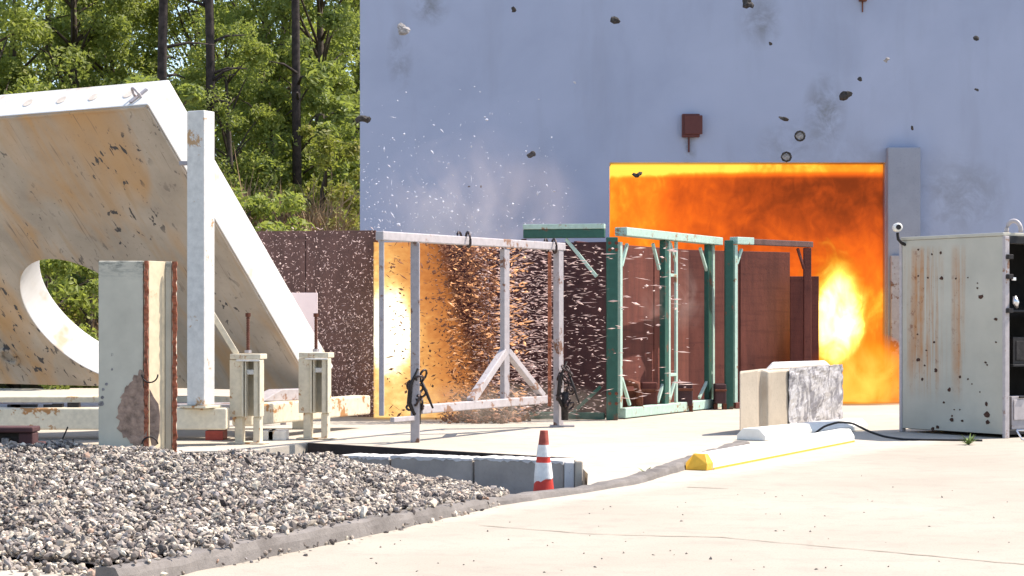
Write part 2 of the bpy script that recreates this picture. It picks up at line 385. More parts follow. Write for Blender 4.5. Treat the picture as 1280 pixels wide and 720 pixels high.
def blobmesh(rad, seed, sub_=2, jag=0.25, sc=(1,1,1)):
    bm = bmesh.new(); bmesh.ops.create_icosphere(bm, subdivisions=sub_, radius=1)
    r = random.Random(seed); ph = [(Vector((r.uniform(-1,1), r.uniform(-1,1), r.uniform(-1,1)))*3, r.uniform(0, 6)) for _ in range(5)]
    vs = []
    for v in bm.verts:
        k = 1+sum(math.sin(v.co.dot(a)+b) for a, b in ph)*jag/2+r.uniform(-jag, jag)*0.25
        vs.append((v.co.x*k*rad*sc[0], v.co.y*k*rad*sc[1], v.co.z*k*rad*sc[2]))
    fs = [tuple(v.index for v in f.verts) for f in bm.faces]; bm.free()
    return vs, fs

# ================================================================ SETTING: terrain, yard, pit
g = MB().add([(-1500,-60,-0.3),(1500,-60,-0.3),(1500,3000,-0.3),(-1500,3000,-0.3)], [(0,1,2,3)]).build('ground', 'dirt')
tag(g, kind='structure')

def hz(x, y):
    sm = lambda t: (lambda q: q*q*(3-2*q))(min(1, max(0, t)))
    side = 1-sm((x+4.4)/1.2); back = sm((y-56)/6)
    a = sm((y-44.2)/6.5)*side; b = back
    return -0.3+3.7*max(a, b)+(0.15*math.sin(x*0.7+y*0.4)+0.1*math.sin(x*1.9-y*1.1))*max(a, b)
hv = []; hf = []; hn, hm = 90, 50
for j in range(hm+1):
    for i in range(hn+1):
        x = -70+130*i/hn; y = 43.8+76*(j/hm)**1.6; hv.append((x, y, hz(x, y)+0.02 if j else -0.35))
for j in range(hm):
    for i in range(hn): hf.append((j*(hn+1)+i, j*(hn+1)+i+1, (j+1)*(hn+1)+i+1, (j+1)*(hn+1)+i))
tag(MB().add(hv, hf).build('hillside', 'dirt', smooth=True, recalc=False), kind='structure')
KB = [(-2.19, 11.2), (-1.44, 12.84), (-0.556, 14.94), (-0.097, 16.16), (0.698, 17.44), (1.17, 18.3), (1.94, 20.6), (2.77, 23.1)]     # front foot of the kerb
KH = [0.11, 0.12, 0.10, 0.07, 0.045, 0.055, 0.09, 0.11]
PIT = [(-9.5, 22.4), (-4.4, 22.6), (-2.95, 23.0), (-2.5, 24.4), (0.66, 21.7), (0.74, 19.5), (0.66, 17.6), (-0.2, 16.25), (-0.67, 15.0), (-1.56, 12.95), (-2.3, 11.4), (-2.5, 11.95), (-3.3, 12.65), (-9.5, 14.4)]
def yard():
    bm = bmesh.new()
    outer = [bm.verts.new((x, y, 0)) for x, y in ((-40,-6),(45,-6),(45,44),(-40,44))]
    inner = [bm.verts.new((x, y, 0)) for x, y in PIT]
    ed = [bm.edges.new((l[i], l[(i+1) % len(l)])) for l in (outer, inner) for i in range(len(l))]
    bmesh.ops.triangle_fill(bm, edges=ed, use_beauty=True, use_dissolve=False)
    for l, dz in ((inner, -0.26), (outer, -0.32)):
        low = [bm.verts.new((v.co.x, v.co.y, dz)) for v in l]
        for i in range(len(l)): bm.faces.new((l[i], l[(i+1) % len(l)], low[(i+1) % len(l)], low[i]))
    bmesh.ops.recalc_face_normals(bm, faces=bm.faces)
    if sum(f.normal.z*f.calc_area() for f in bm.faces) < 0: bmesh.ops.reverse_faces(bm, faces=bm.faces)
    me = bpy.data.meshes.new('pavement'); bm.to_mesh(me); bm.free(); me.materials.append(M['ground'])
    o = bpy.data.objects.new('pavement', me); COL.objects.link(o); return tag(o, kind='structure')
yard_o = yard()
pf = MB().add([(-9.5,10.5,-0.25),(3,10.5,-0.25),(3,25,-0.25),(-9.5,25,-0.25)], [(0,1,2,3)]).build('pit_floor', 'gravel_bed')
tag(pf, kind='structure')

def crack(pts, w, seed):
    r = random.Random(seed); P = [Vector((gx(px, EYE*F/(py-HOR)), EYE*F/(py-HOR), 0)) for px, py in pts]
    L = []
    for a, b in zip(P, P[1:]):
        n = max(2, int((b-a).length/0.12))
        L += [a.lerp(b, i/n)+Vector((r.uniform(-.012,.012), r.uniform(-.012,.012), 0)) for i in range(n)]
    L.append(P[-1]); vs = []; fs = []
    for i, p in enumerate(L):
        d = (L[min(i+1, len(L)-1)]-L[max(i-1, 0)]).normalized(); nrm = Vector((-d.y, d.x, 0)); k = w*r.uniform(0.35, 1.2)
        vs += [p+nrm*k/2+Vector((0,0,0.004)), p-nrm*k/2+Vector((0,0,0.004))]
    for i in range(len(L)-1): fs.append((2*i, 2*i+1, 2*i+3, 2*i+2))
    return MB().add(vs, fs).build('crack', M['joint'], yard_o)
M['joint'] = m_simple('dirt_filled_joint', (0.27, 0.225, 0.175), 0.95, 0, 0.3, 14, 0.1)
crack([(600, 657), (740, 668), (900, 672), (1060, 686), (1290, 707)], 0.02, 3)
crack([(860, 609), (910, 611)], 0.03, 4)

# kerb: chipped low kerb between gravel and apron
def kerb():
    root = thing('kerb', 'low weathered grey concrete kerb between gravel pile and bright apron', 'kerb', (KB[0][0], KB[0][1], 0))
    o = root.location
    r = random.Random(5); pts = []
    for i in range(len(KB)-1):
        n = max(4, int(math.hypot(KB[i+1][0]-KB[i][0], KB[i+1][1]-KB[i][1])/0.16))
        for k in range(n):
            t = k/n; pts.append((KB[i][0]+(KB[i+1][0]-KB[i][0])*t, KB[i][1]+(KB[i+1][1]-KB[i][1])*t, KH[i]+(KH[i+1]-KH[i])*t))
    pts.append((*KB[-1], KH[-1]))
    mb = MB(); vs = []; fs = []
    for i, (x, y, h) in enumerate(pts):
        a = pts[max(i-1, 0)]; b = pts[min(i+1, len(pts)-1)]
        d = Vector((b[0]-a[0], b[1]-a[1], 0)).normalized(); nb = Vector((-d.y, d.x, 0))
        p = Vector((x, y, 0))+nb*(r.uniform(-.008, .008)+(r.uniform(0, .025) if r.random() < .15 else 0)); h += h*r.uniform(-.06, .06)-(h*r.uniform(.1, .28) if r.random() < .14 else 0)
        for off, z in ((0, -0.02), (0.015, h*0.55), (0.03, h*0.9), (0.06, h), (0.17, h-0.004), (0.18, -0.02)):
            vs.append(p+nb*(off+r.uniform(-.005, .005))+Vector((0, 0, z+h*r.uniform(-.03, .03)))-Vector(o))
    for i in range(len(pts)-1):
        for k in range(5):
            fs.append((i*6+k, (i+1)*6+k, (i+1)*6+k+1, i*6+k+1))
    fs += [tuple(range(6)), tuple((len(pts)-1)*6+k for k in range(5, -1, -1))]
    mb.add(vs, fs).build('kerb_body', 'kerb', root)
kerb()

# added dark strips: shade on the drop into the pit, put into colour
ed = thing('pit_edge_shade', 'long dark strip painted as the shade along the drop behind the low blocks', 'beam', (-2.1, 24.4, 0))
for a, b in (((-2.47, 24.33), (-0.9, 22.98)), ((-0.89, 22.97), (0.66, 21.63))):
    MB().bar(sub((a[0], a[1], -0.11), ed.location), sub((b[0], b[1], -0.11), ed.location), 0.05, 0.235).build('shade_strip', 'edge_shade', ed, 0.006)

# ================================================================ BUILDING
D = 38.0
OX0, OX1, OZ = gx(762, D), gx(1107, D), EYE+(HOR-203)/F*D
bld = thing('blast_wall_building', 'tall pale lavender concrete wall with a big doorway full of fire', 'building', (gx(450, D), D, 0))
bo = bld.location
BX0, BX1, BH, CD = gx(450, D), 22.0, 8.2, 5.0
def building():
    t = MB()
    y0, y1 = D, D+0.6
    t.box((BX0, y0, -0.3), (OX0, y1, BH)); t.box((OX1, y0, -0.3), (BX1, y1, BH)); t.box((OX0, y0, OZ), (OX1, y1, BH))
    vs = [sub(v, (0, 0, 0)) for v in t.v]
    w = MB(); w.v = [tuple(v) for v in vs]; w.f = t.f; w.mi = t.mi
    me = w.build('wall', 'wall', None, 0)
    bm = bmesh.new(); bm.from_mesh(me.data); bmesh.ops.remove_doubles(bm, verts=bm.verts, dist=1e-5)
    bm.to_mesh(me.data); bm.free()
    me.parent = bld; me.location = sub((0, 0, 0), bo)      # keeps wall texture in scene metres
    b2 = MB(); b2.box((BX0, y0+0.02, BH+0.002), (BX1, y1, BH+0.3))
    o = b2.build('coping', 'wall', bld); o.location = sub((0,0,0), bo)
    c = MB(); e = 0.02
    c.box((OX0-0.4, y1, -0.2), (OX0-e, D+CD, OZ+0.4)); c.box((OX1+e, y1, -0.2), (OX1+0.4, D+CD, OZ+0.4))
    c.box((OX0-e, y1, OZ+e), (OX1+e, D+CD, OZ+0.4)); c.box((OX0-0.4, D+CD, -0.2), (OX1+0.4, D+CD+0.4, OZ+0.4))
    o = c.build('blast_chamber', 'chamber', bld); o.location = sub((0,0,0), bo)
    p = MB(); zt = EYE+(HOR-185)/F*D
    p.box((OX1+0.003, D-0.22, 0), (gx(1148, D), D-0.003, zt))
    o = p.build('pilaster', 'pilaster', bld, 0.02); o.location = sub((0,0,0), bo)
    q = MB(); q.box((OX1+0.05, D-0.30, 0.0), (gx(1127, D), D-0.225, EYE+(HOR-320)/F*D))
    o = q.build('guard_plate', 'grey_steel', bld, 0.01); o.location = sub((0,0,0), bo)
    # brown junction box bolted on the wall
    a, b = at(852, 143, D), at(874, 172, D)
    q = MB(); q.box((a.x, D-0.12, b.z), (b.x, D-0.002, a.z)); q.box((a.x+0.04, D-0.15, b.z+0.05), (b.x+0.05, D-0.118, a.z-0.03)); q.box((a.x+0.12, D-0.05, b.z-0.28), (a.x+0.15, D-0.002, b.z-0.002))
    o = q.build('junction_box', 'brown_box', bld, 0.012); o.location = sub((0,0,0), bo); o['label'] = 'rust brown steel box bolted to the wall above the fire'
    # little fixings and a lifting eye on the wall
    q = MB(); p0 = at(1078, 2, D); q.box((p0.x-0.07, D-0.1, p0.z), (p0.x+0.07, D-0.002, p0.z+0.1)); q.box((p0.x-0.01, D-0.03, p0.z-0.2), (p0.x+0.01, D-0.002, p0.z-0.002))
    o = q.build('bracket', 'rust', bld); o.location = sub((0,0,0), bo)
building()

# ================================================================ FIRE
def fire_mat(name, fn, density):
    t = NT(name)
    col, strength, dens = fn(t)
    e = t.n('ShaderNodeEmission'); t.l(col, e.inputs['Color'])
    ms = t.math('MULTIPLY', strength, dens); t.l(ms, e.inputs['Strength'])
    ab = t.n('ShaderNodeVolumeAbsorption'); ab.inputs['Color'].default_value = (0, 0, 0, 1); t.l(dens, ab.inputs['Density'])
    ad = t.n('ShaderNodeAddShader'); t.l(e.outputs[0], ad.inputs[0]); t.l(ab.outputs[0], ad.inputs[1])
    t.l(ad.outputs[0], t.out.inputs['Volume'])
    return t.m

def chamber_fire(t):
    v = t.coord(); x, y, z = t.xyz()         # object space, metres from the left foot of the doorway
    Wd, Hd = OX1-OX0, OZ
    n = t.noise(t.coord((1, 0.8, 1)), 0.9, 5, 0.62, 1.8); n2 = t.noise(t.coord((1.3, 1, 0.8)), 3.4, 5, 0.7, 1.5)
    left = t.ramp(t.math('DIVIDE', x, Wd), [(0.0, 1.0), (0.15, 0.95), (0.26, 0.42), (0.6, 0.18), (1.0, 0.16)])  # brighter left: firelight on the side wall put into the flame
    top = t.ramp(t.math('DIVIDE', z, Hd), [(0.935, 0), (0.965, 1)])  # bright top band: firelit lintel underside put into the flame
    hot = t.blob((gx(1050, D)-OX0, 0.5, 1.3), (2.6, 4, 2.8))
    heat = t.math('ADD', t.math('MULTIPLY', t.math('ADD', left, 0.25), 0.55), t.math('MULTIPLY', t.ramp(hot, [(0, 0), (0.75, 1)]), 0.55))
    smoke = t.math('ADD', t.ramp(n, [(0.36, -0.26), (0.64, 0.24)]), t.ramp(n2, [(0.3, -0.07), (0.7, 0.07)]))
    heat = t.math('ADD', heat, t.math('MULTIPLY', t.math('SUBTRACT', n, 0.5), 0.95))
    heat = t.math('ADD', heat, t.math('MULTIPLY', t.math('SUBTRACT', n2, 0.5), 0.7))
    murk = t.ramp(t.blob((gx(1045, D)-OX0, 0.5, 3.6), (2.3, 4, 1.7)), [(0, 0), (0.7, 1)])
    heat = t.math('SUBTRACT', heat, t.math('MULTIPLY', murk, 0.24), True)
    heat = t.math('ADD', heat, t.math('MULTIPLY', top, 0.75), True)
    col = t.ramp(heat, [(0.0, (0.17, 0.030, 0.008)), (0.22, (0.40, 0.060, 0.010)), (0.45, (0.66, 0.105, 0.010)), (0.68, (0.78, 0.165, 0.012)), (0.85, (0.88, 0.30, 0.02)), (1.0, (1.0, 0.52, 0.06))])
    st = t.ramp(heat, [(0.0, 0.75), (0.6, 0.8), (1.0, 0.95)])
    dens = t.math('ADD', t.math('MULTIPLY', top, 4.0), t.ramp(n, [(0.35, 3.0), (0.65, 8.0)]))
    return col, st, dens
M['chamber_fire'] = fire_mat('chamber_flame', chamber_fire, 2)

def ball_fire(t):
    n = t.noise(t.coord((1, 1, 0.7)), 1.9, 5, 0.62, 1.6)
    b = t.blob((0, 0, 0), (0.60, 0.72, 1.25))
    h = t.math('ADD', t.ramp(b, [(0, 0), (0.5, 1)]), t.math('MULTIPLY', t.math('SUBTRACT', n, 0.5), 2.0), True)
    col = t.ramp(h, [(0.0, (0.75, 0.17, 0.008)), (0.3, (1.0, 0.42, 0.03)), (0.6, (1.0, 0.66, 0.10)), (1.0, (1.0, 0.80, 0.24))])
    st = t.ramp(h, [(0.0, 0.7), (0.5, 1.0), (1.0, 1.0)])
    st = t.math('MULTIPLY', st, t.math('ADD', t.ramp(h, [(0.0, 0.0), (0.55, 0.10), (1.0, 1.0)]), 0.08))
    st = t.math('MULTIPLY', st, 5.0)
    dens = t.math('ADD', t.math('MULTIPLY', h, 7.0), 0.12)
    return col, st, dens
M['ball_fire'] = fire_mat('white_hot_flame', ball_fire, 2)

def skirt_fire(t):
    n = t.noise(t.coord((1, 1, 0.9)), 1.6, 5, 0.6, 1.0)
    b = t.blob((0, 0, 0), (1.25, 1.0, 1.0))
    h = t.math('MULTIPLY', t.ramp(b, [(0, 0), (0.6, 1)]), t.ramp(n, [(0.3, 0.3), (0.65, 1.3)]), True)
    col = t.ramp(h, [(0.0, (0.6, 0.10, 0.006)), (0.5, (0.8, 0.24, 0.012)), (1.0, (1.0, 0.55, 0.09))])
    st = t.ramp(h, [(0.0, 0.75), (1.0, 1.0)])
    dens = t.math('MULTIPLY', h, 3.2)
    return col, st, dens
M['skirt_fire'] = fire_mat('low_rolling_flame', skirt_fire, 2)

def flash_fire(t):
    v = t.coord(); x, y, z = t.xyz()          # x from the left plate edge, metres
    n = t.noise(t.coord((1, 1, 0.8)), 2.4, 6, 0.65, 1.2); n2 = t.noise(t.coord((1, 1, 1.6)), 9, 4, 0.7, 0.6)
    xe = t.math('ADD', t.math('DIVIDE', x, 1.75), t.math('MULTIPLY', t.math('SUBTRACT', z, 1.2), 0.16))
    xe = t.math('ADD', xe, t.math('MULTIPLY', t.math('SUBTRACT', n, 0.5), 0.5))
    side = t.ramp(xe, [(0.0, 0.70), (0.30, 0.58), (0.55, 0.34), (0.9, 0.08)])
    core = t.ramp(t.blob((0.28, 0.5, 1.35), (0.50, 2.5, 0.85)), [(0, 0), (0.6, 1)])
    h = t.math('ADD', side, t.math('MULTIPLY', core, 0.6))
    h = t.math('ADD', h, t.math('MULTIPLY', t.math('SUBTRACT', n, 0.5), 0.95))
    h = t.math('ADD', h, t.math('MULTIPLY', t.math('SUBTRACT', n2, 0.5), 0.9), True)
    col = t.ramp(h, [(0.0, (0.22, 0.065, 0.022)), (0.3, (0.55, 0.20, 0.055)), (0.55, (0.72, 0.36, 0.11)), (0.8, (0.86, 0.60, 0.22)), (1.0, (1.0, 0.93, 0.68))])
    st = t.ramp(h, [(0.0, 0.6), (0.5, 0.7), (1.0, 1.0)])
    ed = t.ramp(xe, [(0.0, 1), (0.50, 1), (0.80, 0.0)])
    dens = t.math('MULTIPLY', ed, 8.0)
    return col, st, dens
M['flash_fire'] = fire_mat('flash_through_gap', flash_fire, 2)

def chamber_flames():
    r = random.Random(2)
    e = 0.03
    Wd = OX1-OX0-2*e; Hd = OZ-2*e; nx, nz = 26, 22
    o = thing('chamber_fire', 'orange fire and smoke filling the big doorway under the bright lintel', 'fire', (OX0, D, 0))
    vs = []; fs = []
    # billowing front skin and flat back, closed
    for k in range(nz+1):
        for i in range(nx+1):
            u, w = i/nx, k/nz
            edge = min(1, 6*min(u, 1-u, w, 1-w))
            bul = 0.25+0.12*math.sin(u*9+1)*math.sin(w*7+2)+0.08*math.sin(u*21+w*13)+r.uniform(-.03,.03)
            vs.append((e+u*Wd, -bul*edge*0.9+0.06, e+w*Hd))
    nf = len(vs)
    for k in range(nz+1):
        for i in range(nx+1): vs.append((e+i/nx*Wd, CD-0.6, e+k/nz*Hd))
    idx = lambda i, k: k*(nx+1)+i
    for k in range(nz):
        for i in range(nx):
            fs.append((idx(i,k), idx(i+1,k), idx(i+1,k+1), idx(i,k+1)))
            fs.append((nf+idx(i,k), nf+idx(i,k+1), nf+idx(i+1,k+1), nf+idx(i+1,k)))
    for i in range(nx):
        fs.append((idx(i,0), nf+idx(i,0), nf+idx(i+1,0), idx(i+1,0))); fs.append((idx(i,nz), idx(i+1,nz), nf+idx(i+1,nz), nf+idx(i,nz)))
    for k in range(nz):
        fs.append((idx(0,k), idx(0,k+1), nf+idx(0,k+1), nf+idx(0,k))); fs.append((idx(nx,k), nf+idx(nx,k), nf+idx(nx,k+1), idx(nx,k+1)))
    MB().add(vs, fs).build('flame', 'chamber_fire', o, smooth=True)
    c = at(1048, 398, 36.3)
    o = thing('fireball', 'white hot yellow fireball beside the end of the red plates', 'fireball', c)
    vs, fs = blobmesh(1.0, 4, 4, 0.16, (0.72, 0.75, 1.25))
    MB().add(vs, fs).build('flame', 'ball_fire', o, smooth=True)
    c = at(1075, 488, 36.0); c.z = 0.42
    o = thing('ground_flame', 'low orange flame rolling over the ground at the doorway foot', 'fire', c)
    vs, fs = blobmesh(1.0, 9, 4, 0.18, (1.25, 0.95, 0.85)); vs = [(x, y, max(z, -0.40)) for x, y, z in vs]
    MB().add(vs, fs).build('flame', 'skirt_fire', o, smooth=True)
    o = thing('flash', 'yellow white flash bursting through the gap between the dark plates', 'flash', (gx(471, 31), 30.35, 0))
    w = MB(); nx, nz = 16, 24; vs = []; fs = []
    for k in range(nz+1):
        for i in range(nx+1):
            u, q = i/nx, k/nz
            vs.append((u*1.95, -0.1+0.22*math.sin(u*3.1)*math.sin(q*3.1)*(-1)+r.uniform(-.05,.05), 0.02+q*2.66))
    nf = len(vs)
    for k in range(nz+1):
        for i in range(nx+1): vs.append((i/nx*1.95, 0.62 if i > 12 else 1.3, 0.02+k/nz*2.66))
    idx = lambda i, k: k*(nx+1)+i
    for k in range(nz):
        for i in range(nx):
            fs.append((idx(i,k), idx(i+1,k), idx(i+1,k+1), idx(i,k+1))); fs.append((nf+idx(i,k), nf+idx(i,k+1), nf+idx(i+1,k+1), nf+idx(i+1,k)))
    for i in range(nx):
        fs.append((idx(i,0), nf+idx(i,0), nf+idx(i+1,0), idx(i+1,0))); fs.append((idx(i,nz), idx(i+1,nz), nf+idx(i+1,nz), nf+idx(i,nz)))
    for k in range(nz):
        fs.append((idx(0,k), idx(0,k+1), nf+idx(0,k+1), nf+idx(0,k))); fs.append((idx(nx,k), nf+idx(nx,k), nf+idx(nx,k+1), idx(nx,k+1)))
    MB().add(vs, fs).build('flame', 'flash_fire', o, smooth=True)
chamber_flames()

def dust_mat(name, col, dens, rad, scale, lo=0.42):
    t = NT(name); n = t.noise(t.coord((1, 1, 0.8)), scale, 4, 0.62, 1.0)
    b = t.ramp(t.blob((0, 0, 0), rad), [(0, 0), (0.7, 1)])
    d = t.math('MULTIPLY', t.math('MULTIPLY', b, t.ramp(n, [(lo, 0.0), (lo+0.3, 1.0)])), dens)
    sc = t.n('ShaderNodeVolumeScatter'); sc.inputs['Color'].default_value = (*col, 1); t.l(d, sc.inputs['Density'])
    t.l(sc.outputs[0], t.out.inputs['Volume']); return t.m
def dust(px, py, d, rad, col, dens, scale, label, seed, floor=None):
    c = at(px, py, d); vs, fs = blobmesh(1.0, seed, 3, 0.12, rad)
    if floor is not None: vs = [(x, y, max(z, floor-c.z)) for x, y, z in vs]
    o = MB().add(vs, fs).build('dust_cloud', dust_mat('drifting_dust', col, dens, rad, scale), smooth=True); o.location = c
    tag(o, label, 'dust', kind='stuff')
dust(592, 272, 35.0, (2.05, 1.2, 1.7), (0.95, 0.76, 0.73), 0.9, 1.1, 'pinkish dust drifting up the lower left of the wall', 31)
dust(630, 508, 28.7, (1.7, 0.7, 0.42), (0.86, 0.72, 0.55), 1.4, 2.0, 'tan dust low on the ground behind the grey frame', 32, 0.02)
dust(858, 372, 31.6, (0.34, 0.25, 0.62), (0.85, 0.6, 0.5), 1.8, 2.6, 'faint dust puff against the red plates', 33)
dust(818, 380, 31.0, (0.26, 0.2, 0.40), (0.85, 0.6, 0.5), 1.5, 2.6, 'smaller dust puff beside the middle green post', 34)

# ================================================================ WITNESS PLATES
def plate_wall(name, label, pts, z0, z1, mat, thick=0.04, seam=0.012, w=1.1):
    """upright plates set side by side along a plan line"""
    root = thing(name, label, 'steel plates', (pts[0][0], pts[0][1], 0))
    for a, b in zip(pts, pts[1:]):
        a, b = Vector((*a, 0)), Vector((*b, 0)); L = (b-a).length; n = max(1, round(L/w)); d = (b-a)/L; nr = Vector((d.y, -d.x, 0))
        for i in range(n):
            off = nr*R.uniform(-.015, .015); p = a+d*(L*i/n+seam)+off; q = a+d*(L*(i+1)/n-seam)+off
            mb = MB(); mb.bar(sub(p+Vector((0,0,(z0+z1)/2)), root.location), sub(q+Vector((0,0,(z0+z1)/2)), root.location), thick, z1-z0)
            mb.build('plate', mat, root, 0.004)
    return root
pl = plate_wall('plate_screen', 'purple brown scorched steel plate screen left of the flash', [(gx(296, 31.4), 31.4), (gx(470, 31), 31.0)], 0, 2.89, 'plate_brown', 0.06, 0.006, 1.2)
MB().bar(sub((gx(470.5, 30.9), 30.92, 0), pl.location), sub((gx(470.5, 30.9), 30.92, 2.87), pl.location), 0.05, 0.05).build('edge_trim', 'rust', pl, 0.006)
plate_wall('plate_screen', 'dark steel plates behind the grey pipe frame', [(gx(522, 31.5), 31.5), (gx(700, 31.0), 31.0), (gx(762, 30.7), 30.7)], 0, 2.70, 'plate_dark', 0.05, 0.006, 1.3)
red = plate_wall('plate_screen', 'dark red steel plates standing behind the green frames', [(0.98, 30.95), (3.05, 34.75), (5.0, 36.05)], 0, 2.72, 'plate_red', 0.05, 0.006, 1.35)
# end plate catching the fire glow
pe = thing('end_plate', 'tall narrow red steel plate at the edge of the fireball', 'steel plate', (gx(1003, 35.7), 35.7, 0))
MB().box((-0.22, -0.03, 0), (0.29, 0.03, 2.28)).build('plate', 'plate_red', pe, 0.006)

# ================================================================ GREY PIPE FRAME
LA, LB = (-1.6, 23.7), (0.71, 28.2)
def grey_frame():
    root = thing('pipe_frame', 'long grey steel frame with triangular brace standing before the flash', 'frame', onl(520, LA, LB))
    o = root.location
    def P(px, z): p = onl(px, LA, LB); p.z = z; return sub(p, o)
    zt, zb = 2.50, 0.40
    MB().bar(P(474, zt), P(703, zt+0.03), 0.11, 0.11).build('top_rail', 'pale_steel', root, 0.012)
    MB().bar(P(524, zb), P(681, zb), 0.10, 0.11).build('bottom_rail', 'pale_steel', root, 0.012)
    MB().bar(P(477, 0.36), P(477, zt-0.05), 0.06, 0.06).build('post', 'pale_steel', root, 0.008)
    MB().bar(P(519, 0.0), P(519, zt-0.05), 0.11, 0.11).build('post', 'grey_steel', root, 0.012)
    MB().bar(P(631, zb), P(631, zt-0.05), 0.07, 0.16, (0.44, 0.9, 0)).build('post', 'grey_steel', root, 0.008)
    MB().bar(P(687, zb-0.1), P(687, zt-0.05), 0.05, 0.05).build('post', 'rust_bright', root, 0.006)
    MB().bar(P(698, 0.0), P(698, zt-0.02), 0.09, 0.16, (0.44, 0.9, 0)).build('post', 'grey_steel', root, 0.008)
    MB().bar(P(588, zb+0.05), P(630, 1.08), 0.10, 0.10).build('brace', 'pale_steel', root, 0.012)
    MB().bar(P(634, 1.08), P(678, zb+0.05), 0.09, 0.09).build('brace', 'pale_steel', root, 0.012)
    MB().bar(P(490, 0.30), P(518, 0.30), 0.06, 0.06).build('stub', 'pale_steel', root, 0.008)
    MB().box(tuple(P(700, 0)-Vector((0.14, 0.14, 0))), tuple(P(700, 0)+Vector((0.2, 0.14, 0.025)))).build('foot_plate', 'grey_steel', root)
grey_frame()

def binder(px, py0, py1, d, label, seed):
    """load chain wrapped round a post with a lever hanging"""
    p = at(px, py1, d); root = thing('chain_binder', label, 'chain', p); r = random.Random(seed)
    H = (py1-py0)/F*d
    mb = MB()
    for k in range(11):
        z = H*(0.25+0.75*k/11); a = r.uniform(0, 6.28)
        mb.torus((math.cos(a)*0.08, math.sin(a)*0.08-0.03, z), 0.045, 0.015, (r.uniform(-1,1), r.uniform(-1,.2), r.uniform(-.6,.6)), 10, 6, 1, 1.5)
    mb.build('chain', 'chain', root, smooth=True)
    MB().tube([(0.02, -0.09, H*1.05), (-0.07, -0.12, H*0.75), (-0.09, -0.11, H*0.4), (-0.02, -0.1, H*0.18)], [0.02, 0.028, 0.03, 0.02]).build('lever', 'black_steel', root, smooth=True)
    MB().tube([(0.05, -0.06, H*0.85), (0.12, -0.05, H*0.6), (0.2, -0.04, H*0.3)], [0.018, 0.02, 0.012]).build('hook', 'black_steel', root, smooth=True)
    MB().tube([(0.0, -0.03, 0), (0.0, -0.03, H*0.3), (0.01, -0.07, H*0.5)], [0.05, 0.055, 0.04]).build('shackle', 'black_steel', root, smooth=True)
binder(521, 464, 530, 24.55, 'dark chain and lever binder wrapped round the near grey post', 1)
binder(706, 455, 525, 28.0, 'dark chain and lever binder on the far end post of grey frame', 2)
for px, lab in ((580, 'pair of chain links looped over grey top rail above the flash'), (688, 'pair of chain links looped over the far end of grey top rail')):
    p = onl(px, LA, LB); p.z = 2.53
    root = thing('chain_link', lab, 'chain', p)
    for s in (-1, 1):
        MB().torus((s*0.055, 0, 0), 0.085, 0.017, (1, 0.35*s, 0.1), 14, 6, 1, 1.15).build('link', 'chain', root, smooth=True)

